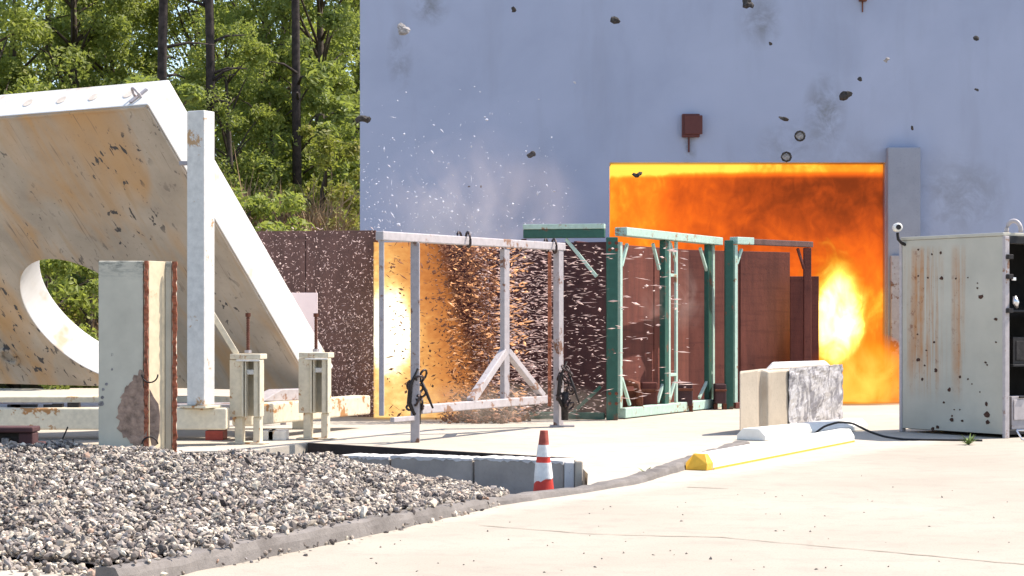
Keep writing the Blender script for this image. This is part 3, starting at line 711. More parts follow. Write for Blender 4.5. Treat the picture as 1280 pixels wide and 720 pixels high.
# ================================================================ GREEN FRAMES
GA, GB = (1.51, 30.0), (3.5, 34.1)
def green_frame():
    root = thing('green_frame', 'green steel box frame with pale top rail in front of the red plates', 'frame', (*GA, 0))
    o = root.location; up = (0.44, 0.9, 0)
    def P(px, z, off=0.0): p = onl(px, GA, GB)+Vector((-0.9, 0.44, 0))*off; p.z = z; return sub(p, o)
    zt = 2.84
    pp = MB().bar(P(765, 0), P(765, zt-0.1), 0.17, 0.17, (0, 1, 0)).build('post', 'green_steel', root, 0.012)
    MB().bar(P(775, 0.16), P(775, zt-0.16), 0.05, 0.09, up).build('post_flange', 'lit_green_steel', pp, 0.006)
    MB().bar(P(776, zt), P(897, zt), 0.20, 0.13).build('top_rail', 'lit_green_steel', root, 0.01)
    MB().bar(P(776, 0.09), P(897, 0.09), 0.16, 0.15).build('bottom_rail', 'lit_green_steel', root, 0.01)
    pp = MB().bar(P(830, 0.16), P(830, zt-0.07), 0.10, 0.15, up).build('post', 'green_steel', root, 0.01)
    MB().bar(P(836, 0.16), P(836, zt-0.07), 0.04, 0.07, up).build('post_flange', 'lit_green_steel', pp, 0.006)
    MB().bar(P(845, 0.16), P(845, zt-0.07), 0.04, 0.07, up).build('post_flange', 'lit_green_steel', pp, 0.006)
    for z in (0.62, 2.22): MB().bar(P(836.5, z), P(844.5, z), 0.05, 0.05).build('rung', 'lit_green_steel', pp, 0.006)
    MB().bar(P(838, zt-0.1), P(844.5, zt-0.42), 0.03, 0.03).build('brace', 'lit_green_steel', root)
    pp = MB().bar(P(885, 0.16), P(885, zt-0.07), 0.08, 0.17, up).build('post', 'green_steel', root, 0.01)
    MB().bar(P(891, 0.16), P(891, zt-0.07), 0.045, 0.09, up).build('post_flange', 'lit_green_steel', pp, 0.006)
    for a, za, b, zb_ in ((777, 2.32, 784, 2.66), (777, 0.62, 787, 0.2), (824, 2.3, 816, 2.7), (884, 2.3, 875, 2.7), (889, 0.62, 874, 0.2), (822, 0.2, 829, 0.5), (836, 0.2, 843, 0.5)):
        MB().bar(P(a, za), P(b, zb_), 0.045, 0.045).build('brace', 'lit_green_steel', root, 0.005)
    # left face: rail, sill and knee brace, square to the view
    q0, q1 = Vector((gx(655, 30.25), 30.25, 0)), Vector((gx(756, 30.0), 30.0, 0))
    def Q(t, z): p = q0.lerp(q1, t); p.z = z; return sub(p, o)
    pp = MB().bar(Q(0, 2.80), Q(1, 2.80), 0.14, 0.13).build('side_rail', 'green_steel', root, 0.01)
    MB().bar(Q(0, 2.905), Q(1, 2.905), 0.17, 0.075).build('rail_cap', 'lit_green_steel', pp, 0.006)
    MB().bar(Q(0.02, 0.06), Q(1, 0.06), 0.12, 0.10).build('side_sill', 'green_steel', root, 0.01)
    MB().bar(Q(0.52, 2.72), Q(0.90, 2.15), 0.05, 0.05).build('brace', 'lit_green_steel', root, 0.005)
    MB().bar(Q(0.62, 0.12), Q(0.95, 0.5), 0.05, 0.05).build('brace', 'green_steel', root, 0.005)
    MB().bar(sub((gx(655, 30.25), 30.35, 0.12), o), sub((gx(655, 30.25), 30.35, 2.73), o), 0.08, 0.08).build('post', 'plate_dark', root, 0.008)
green_frame()
def bolts(rootname_label, spots):
    root = next(o for o in bpy.data.objects if o.get('label') == rootname_label)
    for p, ax in spots:
        q = sub(p, root.location); MB().tube([q, q+Vector(ax)*0.03], 0.028, 6).build('bolt', 'rust', root)
bolts('green steel box frame with pale top rail in front of the red plates', [((GA[0]+dx, GA[1]-0.085, z), (0, -1, 0)) for dx in (-0.05, 0.05) for z in (0.25, 0.4, 2.55, 2.65)])
HA, HB = (3.62, 33.6), (5.28, 35.3)
def green_frame2():
    root = thing('green_frame', 'narrower green steel frame near the doorway, its rail darkened by fire', 'frame', onl(911, HA, HB))
    o = root.location; up = (0.68, 0.73, 0)
    def P(px, z): p = onl(px, HA, HB); p.z = z; return sub(p, o)
    zt = 2.84
    pp = MB().bar(P(911, 0), P(911, zt), 0.14, 0.14, (0, 1, 0)).build('post', 'green_steel', root, 0.01)
    MB().bar(P(919, 0.1), P(919, zt-0.07), 0.05, 0.08, up).build('post_flange', 'lit_green_steel', pp, 0.006)
    MB().bar(P(917, zt), P(938, zt), 0.17, 0.12).build('top_rail', 'lit_green_steel', root, 0.01)
    MB().bar(P(938.5, zt-0.01), P(1013, zt-0.01), 0.13, 0.10).build('rail', 'plate_brown', root, 0.01)
    MB().bar(P(1009, 0), P(1009, zt-0.07), 0.13, 0.13, (0, 1, 0)).build('post', 'plate_red', root, 0.01)
    MB().bar(P(921, 2.45), P(927, 2.7), 0.04, 0.04).build('brace', 'lit_green_steel', root)
    MB().bar(P(1005, 2.4), P(997, 2.75), 0.04, 0.04).build('brace', 'plate_red', root)
    MB().bar(P(917, 0.06), P(1005, 0.06), 0.1, 0.1).build('bottom_rail', 'plate_red', root, 0.01)
green_frame2()
# scorched gear standing inside the green frame
def gear(px0, px1, py0, d, label, mat, arch=False):
    a = at(px0, py0, d); b = at(px1, py0, d); root = thing('steel_stand', label, 'stand', ((a.x+b.x)/2, d, 0)); h = a.z; w = b.x-a.x
    if arch:
        MB().tube([(-w/2, 0, h-0.06), (0, 0, h-0.05), (w*0.32, 0, h-0.08), (w*0.45, 0, h-0.25), (w*0.45, 0, 0)], 0.06, 10).build('pipe', 'rust', root, smooth=True)
        MB().box((-w/2, 0.08, 0), (w*0.3, 0.2, h*0.7)).build('backing_plate', mat, root, 0.01)
        MB().box((-w*0.55, -0.05, 0), (-w*0.45, 0.05, h)).build('leg', 'rust', root, 0.008)
    else:
        MB().box((-w/2, 0, 0.1), (w/2, 0.35, h)).build('box', mat, root, 0.02)
        for s in (-1, 1): MB().box((s*w*0.4-0.03, 0.05, 0), (s*w*0.4+0.03, 0.3, 0.1)).build('leg', 'rust', root)
        MB().box((-w*0.52, -0.03, h*0.72), (w*0.52, 0.0, h*0.8)).build('band', 'rust', root, 0.006)
gear(779, 800, 474, 30.9, 'bent dark pipe on a rusty stand low inside the green frame', 'rust', True)
gear(802, 822, 478, 31.6, 'dark red steel box low inside the green frame beside bent pipe', 'plate_red')
gear(848, 866, 478, 32.6, 'dark brown steel box between the green frame posts', 'plate_dark')
gear(894, 908, 480, 33.4, 'small dark brown box at the foot of the second green frame', 'plate_dark')

# ================================================================ LEANING SLAB ON ITS CRADLE
TH, PH = math.radians(33.5), math.radians(48)
bvec = Vector((math.cos(TH), -math.sin(TH), 0)); uvec = Vector((-math.sin(TH)*math.cos(PH), -math.cos(TH)*math.cos(PH), math.sin(PH)))
nback = Vector((math.sin(TH)*math.sin(PH), math.cos(TH)*math.sin(PH), math.cos(PH)))
P0 = at(395, 490, 26.5)
def ray_plane(px, py):
    d = Vector(((px-640)/F, 1, -(py-HOR)/F)); c = Vector((0, 0, EYE))
    t = (P0-c).dot(nback)/d.dot(nback); q = c+d*t-P0
    return q.dot(bvec), q.dot(uvec)
def slab():
    root = thing('leaning_slab', 'huge leaning concrete slab with a round hole and orange stains', 'concrete slab', P0)
    root.rotation_euler = Matrix((bvec, nback, uvec)).transposed().to_euler()
    L, T = 6.6, 0.50
    tx, tz = ray_plane(190, 130); Hs = tz
    cx, cz = ray_plane(113, 402); r = 1.13
    x0, x1, z0, z1 = -L, 0.0, 0.0, Hs
    angs = sorted(set([2*math.pi*k/72 for k in range(72)]+[math.atan2(z-cz, x-cx) % (2*math.pi) for x in (x0, x1) for z in (z0, z1)]))
    n = len(angs); vs = []; fs = []
    for y in (0.0, T):
        for a in angs: vs.append((cx+r*math.cos(a), y, cz+r*math.sin(a)))
        for a in angs:
            c, s = math.cos(a), math.sin(a)
            k = min(((x1-cx)/c if c > 1e-9 else (x0-cx)/c if c < -1e-9 else 1e9), ((z1-cz)/s if s > 1e-9 else (z0-cz)/s if s < -1e-9 else 1e9))
            vs.append((cx+k*c, y, cz+k*s))
    mi = []
    for i in range(n):
        j = (i+1) % n
        fs += [(i, j, n+j, n+i), (2*n+i, 3*n+i, 3*n+j, 2*n+j), (i, 2*n+i, 2*n+j, j), (n+i, n+j, 3*n+j, 3*n+i)]
        mi += [0, 1, 1, 1]
    mb = MB(); mb.add(vs, fs); mb.mi = mi
    o = mb.build('slab_body', ['slab', 'slab_edge'], root, 0.015)
    # edge rib under the upper rim and the shallow boss
    MB().bar((-L+0.05, -0.012, Hs-0.03), (-0.03, -0.012, Hs-0.03), 0.02, 0.03).build('arris', 'slab', root)
    MB().bar((-0.03, -0.012, 0.1), (-0.03, -0.012, Hs-0.05), 0.03, 0.02, (0,1,0)).build('arris', 'slab', root)
    bx, bz = ray_plane(12, 445)
    MB().torus((bx, -0.005, bz), 0.14, 0.035, (0, 1, 0), 16, 8).build('insert_ring', 'slab', root, smooth=True)
    # lifting loop on the top edge
    lx = ray_plane(163, 132)[0]
    MB().torus((lx, T*0.35, Hs+0.01), 0.11, 0.018, (0.3, 1, 0), 12, 6, 0.6, 1.1, -0.3, math.pi+0.3).build('lifting_loop', 'pale_steel', root, smooth=True)
    MB().bar((lx-0.03, T*0.10, Hs+0.012), (lx+0.05, T*0.62, Hs+0.012), 0.05, 0.02).build('loop_plate', 'grey_steel', root)
    for px in (14, 58, 100, 146):
        q = ray_plane(px, 132)[0]
        MB().tube([(q, T*0.5, Hs-0.01), (q, T*0.5, Hs+0.006)], 0.07, 14).build('anchor_patch', M['patch'], root)
M['patch'] = m_simple('rust_tinted_grout', (0.70, 0.60, 0.50), 0.9, 0, 0.2, 9, 0.2)
slab()

def cradle():
    root = thing('cradle_base', 'cream steel beam base under the leaning slab', 'steel base', (gx(285, 24.0), 24.0, 0)); o = root.location
    S = lambda p: sub(p, o)
    cx = gx(285, 24.0); e = (gx(452, 27.9), 27.9)
    zc, hh = 0.32, 0.26
    MB().bar(S((-9.5, 24.0, zc)), S((cx, 24.0, zc)), 0.30, hh).build('front_beam', 'cream_steel', root, 0.02)
    MB().bar(S((gx(302, 24.75), 24.75, zc)), S((e[0], e[1], zc)), 0.28, hh).build('side_beam', 'cream_steel', root, 0.02)
    MB().bar(S((-9.5, 27.6, zc)), S((e[0]-0.4, 27.6, zc)), 0.30, hh).build('rear_beam', 'cream_steel', root, 0.02)
    MB().bar(S((-9.0, 25.2, zc+0.03)), S((-3.4, 25.2, zc+0.03)), 0.6, 0.2).build('deck_plate', 'grey_steel', root, 0.01)
    # gusset under the slab toe and the small ramped cap
    d0 = onl(352, (gx(302, 24.75), 24.75), e)
    MB().add([S((d0.x-0.25, d0.y-0.1, 0.452)), S((d0.x+0.5, d0.y+0.9, 0.452)), S((d0.x+0.3, d0.y+1.0, 0.452)), S((d0.x-0.45, d0.y, 0.452)),
              S((d0.x-0.02, d0.y+0.2, 0.60)), S((d0.x+0.5, d0.y+0.9, 0.60)), S((d0.x+0.3, d0.y+1.0, 0.60)), S((d0.x-0.22, d0.y+0.3, 0.60))],
             [(0,3,2,1),(4,5,6,7),(0,1,5,4),(1,2,6,5),(2,3,7,6),(3,0,4,7)]).build('gusset', 'pale_steel', root, 0.01)
    for x, y in ((-8.6, 24.0), (-5.4, 27.6), (-2.9, 27.6), (-8.6, 27.6)):
        MB().box(tuple(S((x-0.12, y-0.12, 0))), tuple(S((x+0.12, y+0.12, 0.185)))).build('foot', 'cream_steel', root, 0.01)
    # brackets and scraps welded on the beam top at the left
    for px, py, w in ((18, 505, .16), (60, 504, .1), (72, 500, .12), (92, 502, .14), (30, 497, .3)):
        p = at(px, py, 24.05); MB().box(tuple(S((p.x-w/2, 24.02, 0.452))), tuple(S((p.x+w/2, 24.12, 0.452+R.uniform(.03,.06))))).build('bracket', 'black_steel', root)
    # tall prop post, turned so that one face catches the sun
    c = at(251, 510, 23.92)
    p = MB().box((-0.125, -0.11, 0.0), (0.125, 0.11, (510-143)/F*23.92)).build('prop_post', 'white_steel', root, 0.012)
    p.location = S((c.x, c.y, c.z)); p.rotation_euler = (0, 0, math.radians(-27))
    q = MB().box((-0.19, -0.17, 0), (0.19, 0.17, 0.03)).build('post_foot', 'cream_steel', root, 0.005); q.location = S((c.x, c.y, 0.452)); q.rotation_euler = (0, 0, math.radians(-27))
    p.location.z = 0.483
    a = at(224, 204, 23.9); MB().bar(S(a), S((c.x, c.y, a.z)), 0.06, 0.05).build('clip', 'grey_steel', root, 0.008)
    MB().bar(S(at(254, 374, 24.22)), S(at(296, 443, 24.3)), 0.05, 0.07).build('brace', 'cream_steel', root, 0.008)
    for px in (268, 331, 346):
        p = at(px, 545, 25.0); MB().box(tuple(S((p.x-0.1, 24.9, 0.0))), tuple(S((p.x+0.12, 25.3, 0.12)))).build('shim', 'red_steel' if px < 300 else 'white_steel', root, 0.008)
cradle()

def jack(px, d, label):
    root = thing('jack_stand', label, 'jack', (gx(px, d), d, 0), math.radians(-12))
    def B(n, lo, hi, m, bv=0.008): return MB().box(lo, hi).build(n, m, root, bv)
    lc_ = B('left_channel', (-0.20, -0.10, 0.33), (-0.045, 0.12, 1.02), 'cream_steel')
    B('channel_lip', (-0.042, -0.13, 0.33), (-0.018, -0.02, 1.02), 'cream_steel')
    B('channel_lip', (-0.005, -0.11, 0.33), (0.012, 0.0, 1.0), 'cream_steel')
    B('rear_web', (-0.04, 0.08, 0.33), (0.10, 0.11, 1.0), 'cream_steel')
    B('right_channel', (0.105, -0.10, 0.33), (0.165, 0.12, 1.02), 'cream_steel')
    B('channel_lip', (0.175, -0.12, 0.33), (0.195, 0.02, 1.02), 'cream_steel')
    B('cross_bar', (-0.015, -0.07, 0.84), (0.104, 0.0, 0.90), 'white_steel')
    B('top_plate', (-0.19, -0.12, 1.025), (0.20, 0.13, 1.09), 'cream_steel')
    B('top_lip', (-0.10, -0.16, 1.0), (0.20, -0.142, 1.022), 'white_steel')
    B('leg', (-0.15, -0.06, 0.0), (-0.055, 0.06, 0.328), 'cream_steel'); B('leg', (0.085, -0.06, 0.0), (0.17, 0.06, 0.328), 'cream_steel')
    B('foot_plate', (-0.22, -0.14, 0.003), (0.24, 0.14, 0.02), 'cream_steel')
    rod = MB(); pts = []; rs = []
    for k in range(46): pts.append((0.0, 0, 1.1+k*0.0105)); rs.append(0.019 if k % 2 else 0.024)
    rod = rod.tube(pts, rs, 8).build('threaded_rod', 'rust_rod', root)
    MB().tube([(0, 0, 1.10), (0, 0, 1.135)], 0.045, 6).build('nut', 'grey_steel', rod); MB().tube([(0, 0, 1.54), (0, 0, 1.585)], 0.034, 6).build('end_nut', 'rust', rod)
jack(310, 24.25, 'cream jack stand with rusty threaded rod, nearer the prop post')
jack(395, 25.2, 'cream jack stand with rusty rod at the slab corner, right one')

wb = thing('white_board', 'pinkish white square board standing behind the slab edge', 'board', (gx(372, 28.6), 28.6, 0))
MB().box((-0.34, -0.02, EYE-(441-HOR)/F*28.6), (gx(397, 28.6)-gx(372, 28.6), 0.02, EYE-(366-HOR)/F*28.6)).build('panel', 'white_board', wb, 0.004)
MB().box((-0.25, 0.022, 0), (-0.17, 0.08, 1.85)).build('post', 'grey_steel', wb)
MB().box((-0.3, 0.0, 0.9), (0.27, 0.05, EYE-(443-HOR)/F*28.6)).build('ledge', 'black_steel', wb)

# ================================================================ STEEL BEAM STANDING IN THE GRAVEL
def beam_stub():
    d = 20.0; x0, x1 = gx(123, d), gx(215, d); z1 = EYE-(326-HOR)/F*d
    root = thing('steel_column', 'upright pale green steel beam stub with peeling rusty patch in the gravel', 'steel beam', (x0, d, 0))
    w = lambda px: gx(px, d)-x0
    def sec(name, poly, mat, bv=0.006, za=-0.1, zb=None): return MB().prism(poly, za, zb or z1).build(name, mat, root, bv)
    fp = sec('face_plate', [(0, 0), (w(179), 0), (w(179), 0.32), (0, 0.32)], 'column', 0.01)
    sec('web', [(w(186), 0.015), (w(201), 0.26), (w(201), 0.29), (w(179)+0.003, 0.29), (w(179)+0.003, 0.015)], 'sunlit_web', 0.004)  # web slanted to catch the sun
    sec('flange', [(w(209), 0.27), (w(214), 0.27), (w(214), 0.34), (w(209), 0.34)], 'column', 0.004)
    sec('inner_lip', [(w(201)+0.002, 0.262), (w(208.6), 0.262), (w(208.6), 0.33), (w(201)+0.002, 0.33)], 'column', 0.004)
    # ragged torch-cut edges
    for px0, px1, nm, yo in ((180.5, 185.5, 'cut_edge', 0.0), (210.5, 216, 'cut_edge', 0.245)):
        r = random.Random(int(px0)); mb = MB(); n = 60; vs = []; fs = []
        for k in range(n+1):
            z = -0.05+(z1+0.05)*k/n; a = w(px0)+r.uniform(-.006, .006); b = w(px1)+r.uniform(-.01, .006)
            y = yo-0.012+r.uniform(-.008, .008)
            vs += [(a, y, z), (b, y+r.uniform(-.006,.006), z), (b, yo+0.012, z), (a, yo+0.012, z)]
        for k in range(n):
            for q in range(4): fs.append((4*k+q, 4*k+(q+1) % 4, 4*k+4+(q+1) % 4, 4*k+4+q))
        fs += [(0,1,2,3), tuple(4*n+q for q in (3,2,1,0))]
        mb.add(vs, fs).build(nm, 'rust_bright', root)
    # peeled patch: an outline of its own, a few mm proud
    pts = [(176,462),(170,470),(161,478),(156,486),(151,495),(150,505),(146,516),(148,530),(146,538),(153,546),(162,553),(170,558),(178,556),(182,545),(181,520),(181,490),(180,465)]
    r = random.Random(3); poly = []
    for i, (px, py) in enumerate(pts):
        qx, qy = pts[(i+1) % len(pts)]
        for k in range(3):
            t = k/3; poly.append((w(px+(qx-px)*t)+r.uniform(-.022,.022), EYE-(py+(qy-py)*t-HOR)/F*d+r.uniform(-.018,.018)))
    MB().prism(poly, -0.006, -0.001, 1).build('peeled_patch', 'peel', fp)
    pts = [(187,486),(192,496),(198,505),(200,520),(199,540),(196,556),(190,560),(187,545)]
    poly = [(w(px), EYE-(py-HOR)/F*d) for px, py in pts]
    MB().prism([(x, z) for x, z in poly], 0.0, 0.012, 1).build('peeled_patch', 'peel', root)
    for py, a0, a1 in ((468, math.pi, 2*math.pi), (556, 0.1, math.pi*0.95)):
        MB().torus((w(188), -0.03, EYE-(py-HOR)/F*d), 0.08, 0.008, (0,1,0), 12, 6, 1, 1, a0, a1).build('wire_hook', 'black_steel', root, smooth=True)
    for px, py, rr in ((140,462,.015),(133,480,.02),(129,487,.018),(128,497,.02),(126,505,.035)):
        q = [(w(px)+math.cos(k)*rr*R.uniform(.6,1.1), EYE-(py-HOR)/F*d+math.sin(k)*rr*R.uniform(.6,1.1)) for k in [i*0.9 for i in range(7)]]
        MB().prism(q, -0.004, -0.001, 1).build('paint_chip', 'chunk_grey', fp)
M['sunlit_web'] = m_painted('sunlit_cream_inner_paint', (0.74, 0.62, 0.42), (0.5, 0.36, 0.2), 0.25)  # paler than the column: sun on the web put into its paint
M['peel'] = m_simple('bare_rusty_metal', (0.34, 0.235, 0.175), 0.85, 0, 0.5, 12, 0.8)
beam_stub()

# dark steel pieces at the far left
def dark_lump():
    d = 21.2; root = thing('steel_block', 'dark brown rusty steel block at the far left edge', 'steel block', (gx(12, d), d, 0.0))
    w = lambda px: gx(px, d)-gx(12, d); z = lambda py: EYE-(py-HOR)/F*d
    MB().box((w(-40), 0, z(541)), (w(41), 0.35, z(534))).build('top_plate', 'plate_dark', root, 0.015)
    MB().box((w(22), 0.03, -0.1), (w(40), 0.3, z(541.3))).build('web', 'plate_dark', root, 0.015)
    MB().box((w(-40), 0.16, -0.1), (w(21.7), 0.3, z(541.3))).build('web', 'black_steel', root, 0.01)
    MB().box((w(0), 0.05, -0.1), (w(9), 0.155, z(548))).build('rib', 'chunk_grey', root, 0.01)
    MB().box((w(41.5), 0.05, -0.1), (w(54), 0.25, z(553))).build('toe', 'plate_dark', root, 0.015)
dark_lump()
wr = thing('wire_stub', 'thin dark wire sticking up behind gravel left of steel beam', 'wire', at(76, 560, 22.6))
MB().tube([(0, 0, -0.2), (0.02, 0, 0.1), (0.08, 0, 0.24)], 0.009, 6).build('strand', 'rubber', wr)
MB().tube([(0.14, 0, -0.2), (0.14, 0, 0.1)], 0.008, 6).build('strand', 'rubber', wr)

# ================================================================ LOW BLOCK ROW, GRAVEL, CONE
def blocks():
    A, B = (gx(425, 21.0), 21.0), (gx(706, 19.6), 19.6)
    spans = [(424, 486, 'leftmost grey concrete block of the low row behind gravel', .08), (488, 590, 'middle grey concrete block of the low row, white chipped top', .10), (592, 704, 'rightmost grey concrete block of the low row, beside the cone', .115)]
    for px0, px1, lab, zt in spans:
        p, q = onl(px0, A, B), onl(px1, A, B); root = thing('concrete_block', lab, 'concrete block', (p.x, p.y, -0.25), math.atan2(q.y-p.y, q.x-p.x), 'low blocks behind the gravel')
        L = (q-p).length
        MB().box((0, 0, 0), (L, 0.35, zt+0.24)).build('body', 'block', root, 0.02)
        r = random.Random(px0); poly = []; n = 26      # pale broken arris
        top = [(L*k/n, zt+0.252+r.uniform(-.004,.004)) for k in range(n+1)]; bot = [(L*k/n, zt+0.252-r.uniform(.012,.045)) for k in range(n+1)]
        mb = MB(); vs = []; fs = []
        for k in range(n+1): vs += [(top[k][0], -0.004, bot[k][1]), (top[k][0], -0.004, top[k][1]), (top[k][0], 0.352, top[k][1]), (top[k][0], 0.352, bot[k][1])]
        for k in range(n):
            for s in range(4): fs.append((4*k+s, 4*k+(s+1) % 4, 4*k+4+(s+1) % 4, 4*k+4+s))
        fs += [(0,1,2,3), tuple(4*n+s for s in (3,2,1,0))]
        mb.add(vs, fs).build('chipped_arris', 'block_chip', root)
    p = onl(705.5, A, B); root = thing('block_end', 'pale right end of the low blocks, its lit side put into the colour', 'concrete post', (p.x, p.y, -0.25))
    MB().box((0, -0.02, 0), (0.10, 0.3, 0.36)).build('body', 'block_chip', root, 0.015); MB().box((0.103, -0.05, 0), (0.18, 0.28, 0.372)).build('cap_block', 'tan_block', root, 0.015)  # pale colour stands for the lit right side of the end block
blocks()

CREST = [(-10, 20.6, .30), (-6, 20.4, .26), (-4.2, 20.0, .21), (-2.6, 19.6, .19), (-1.6, 19.0, .145), (-0.89, 18.5, .045), (-0.40, 17.7, .02), (-0.04, 16.95, .02)]
FRONT = [(-10, 14.5, .05), (-6, 13.45, .05), (-3.3, 12.6, .04), (-2.5, 11.98, .06), (-1.6, 12.9, .115), (-0.74, 14.9, .10), (-0.33, 15.95, .07), (-0.04, 16.5, .04)]
def lerpL(L, t):
    i = min(int(t), len(L)-2); f = t-i
    return [a+(b-a)*f for a, b in zip(L[i], L[i+1])]
def lump(x, y): return 0.022*math.sin(x*3.1+y*1.7)+0.018*math.sin(x*5.3-y*4.1+1)+0.012*math.sin(x*9.7+y*7.9)
def gpos(t, s):
    """t along the pile, s 0 front .. 1 crest .. 1.5 back foot"""
    f, c = lerpL(FRONT, t), lerpL(CREST, t)
    if s <= 1:
        x, y = f[0]+(c[0]-f[0])*s, f[1]+(c[1]-f[1])*s; z = f[2]+(c[2]-f[2])*s+0.05*math.sin(s*math.pi)*min(1, c[2]/0.2)
        return x, y, z+lump(x, y)*min(1, s*6)*min(1, (7-t)*1.2)
    k = (s-1)/0.5; y = c[1]+k*1.3; return c[0]+0.1*k, y, c[2]+lump(c[0], y)*(1-k)*min(1, (7-t)*1.2)-k*(c[2]+0.26)
def gravel():
    vs = []; fs = []; nt, ns = 120, 40
    for i in range(nt+1):
        for k in range(ns+1): x, y, z = gpos(7*i/nt, 1.5*k/ns); vs.append((x, y, z-0.022))
    for i in range(nt):
        for k in range(ns): fs.append((i*(ns+1)+k, (i+1)*(ns+1)+k, (i+1)*(ns+1)+k+1, i*(ns+1)+k+1))
    bed = MB().add(vs, fs).build('gravel_bed', 'gravel_bed'); tag(bed, 'dark bed painted as the shaded gaps in the pile of crushed stone', 'gravel', kind='stuff')
    bm = bmesh.new(); bmesh.ops.create_icosphere(bm, subdivisions=1, radius=1)
    bv = np.array([v.co[:] for v in bm.verts]); bf = np.array([[v.index for v in f.verts] for f in bm.faces]); bm.free()
    N = 54000; pos = []
    while len(pos) < N:
        t = R.uniform(1.2, 7); s = R.uniform(0, 1.22)
        f, c = lerpL(FRONT, t), lerpL(CREST, t)
        if R.random() > min(1, math.hypot(c[0]-f[0], c[1]-f[1])/7.5+0.08): continue
        pos.append(gpos(t, s))
    # a thin scatter of stray stones along the kerb and on the apron corner
    for _ in range(260):
        x = R.uniform(-3.4, -2.3); y = 12.4-(x+3.4)*0.55+R.gauss(-.05, .12)
        pos.append((x, y, 0.012))
    for _ in range(420):                       # spilled over the kerb
        i = R.choice((0, 0, 1, 1, 2)); t = R.random(); k0, k1 = KB[i], KB[i+1]; o_ = R.gauss(0.10, 0.09)
        dx, dy = k1[0]-k0[0], k1[1]-k0[1]; l = math.hypot(dx, dy)
        pos.append((k0[0]+dx*t-dy/l*o_, k0[1]+dy*t+dx/l*o_, (KH[i]+(KH[i+1]-KH[i])*t+0.012) if o_ > 0.03 else 0.012))
    pos = np.array(pos); N = len(pos)
    sz = NP.gamma(3, 0.0040, N)+0.006; sz = np.clip(sz, 0.009, 0.050)
    V = bv[None]*(1+NP.uniform(-.28, .28, (N, 12, 1))); V = V*np.stack([NP.uniform(.8, 1.5, N), NP.uniform(.6, 1.0, N), NP.uniform(.4, .8, N)], 1)[:, None]*sz[:, None, None]
    q = NP.normal(size=(N, 4)); q[:, 1:3] *= 0.45; q /= np.linalg.norm(q, axis=1)[:, None]; w, x, y, z = q.T
    Rm = np.stack([1-2*(y*y+z*z), 2*(x*y-w*z), 2*(x*z+w*y), 2*(x*y+w*z), 1-2*(x*x+z*z), 2*(y*z-w*x), 2*(x*z-w*y), 2*(y*z+w*x), 1-2*(x*x+y*y)], 1).reshape(N, 3, 3)
    V = np.einsum('nij,nkj->nki', Rm, V)+pos[:, None]+np.stack([np.zeros(N), np.zeros(N), NP.uniform(-.018, .026, N)], 1)[:, None]
    Fc = (bf[None]+np.arange(N)[:, None, None]*12).reshape(-1, 3)
    me = bpy.data.meshes.new('gravel'); me.from_pydata(V.reshape(-1, 3).tolist(), [], Fc.tolist()); me.materials.append(M['gravel']); me.update()
    o = bpy.data.objects.new('gravel', me); COL.objects.link(o); tag(o, 'pile of grey and tan crushed stone along the kerb', 'gravel', kind='stuff')
gravel()
st = thing('stick', 'dark broken stick lying on the gravel slope', 'stick', at(345, 660, 14.9))
MB().tube([(-0.13, 0.25, 0.16), (-0.05, 0.12, 0.12), (0.0, 0.02, 0.05), (0.06, -0.08, 0.0)], [0.018, 0.016, 0.02, 0.012], 7).build('branch', 'bark', st, smooth=True)
MB().tube([(-0.05, 0.12, 0.12), (-0.11, 0.08, 0.17)], [0.011, 0.005], 6).build('twig', 'bark', st, smooth=True)

def cone():
    d = 18.0; root = thing('traffic_cone', 'battered red and white traffic cone behind the kerb', 'traffic cone', (gx(679, d), d, -0.25))
    root.rotation_euler = (0, math.radians(0.5), 0)
    H = 0.756; rad = lambda z: 0.118+(0.034-0.118)*z/H
    def ring(name, z0, z1, mat, off=0.0, lean=0):
        n = 28; vs = []; fs = []; m = 6
        for k in range(m+1):
            z = z0+(z1-z0)*k/m
            for i in range(n):
                a = 2*math.pi*i/n; rr = rad(z)+off+0.003*math.sin(3*a+z*9); zz = z
                if lean and k in (0,): zz = z+lean*(0.5+0.5*math.sin(a*2+1))*max(0, -math.sin(a+0.4))
                vs.append((rr*math.cos(a), rr*math.sin(a), zz))
        for k in range(m):
            for i in range(n): fs.append((k*n+i, k*n+(i+1) % n, (k+1)*n+(i+1) % n, (k+1)*n+i))
        fs += [tuple(range(n-1, -1, -1)), tuple(m*n+i for i in range(n))]
        return MB().add(vs, fs).build(name, mat, root, smooth=False)
    for f in (ring('lower_body', 0.03, H*0.60, 'cone_red'), ring('middle_band', H*0.60, H*0.735, 'cone_red', 0.0005), ring('tip', H*0.735, H, 'cone_dull')): pass
    ring('upper_sleeve', H*0.69, H*0.83, 'cone_white', 0.004); ring('lower_sleeve', H*0.44, H*0.62, 'cone_white', 0.005, -0.12)
    MB().prism([(-.18,-.15),(-.15,-.18),(.15,-.18),(.18,-.15),(.18,.15),(.15,.18),(-.15,.18),(-.18,.15)], 0, 0.03).build('base', 'cone_dull', root, 0.005)
cone()

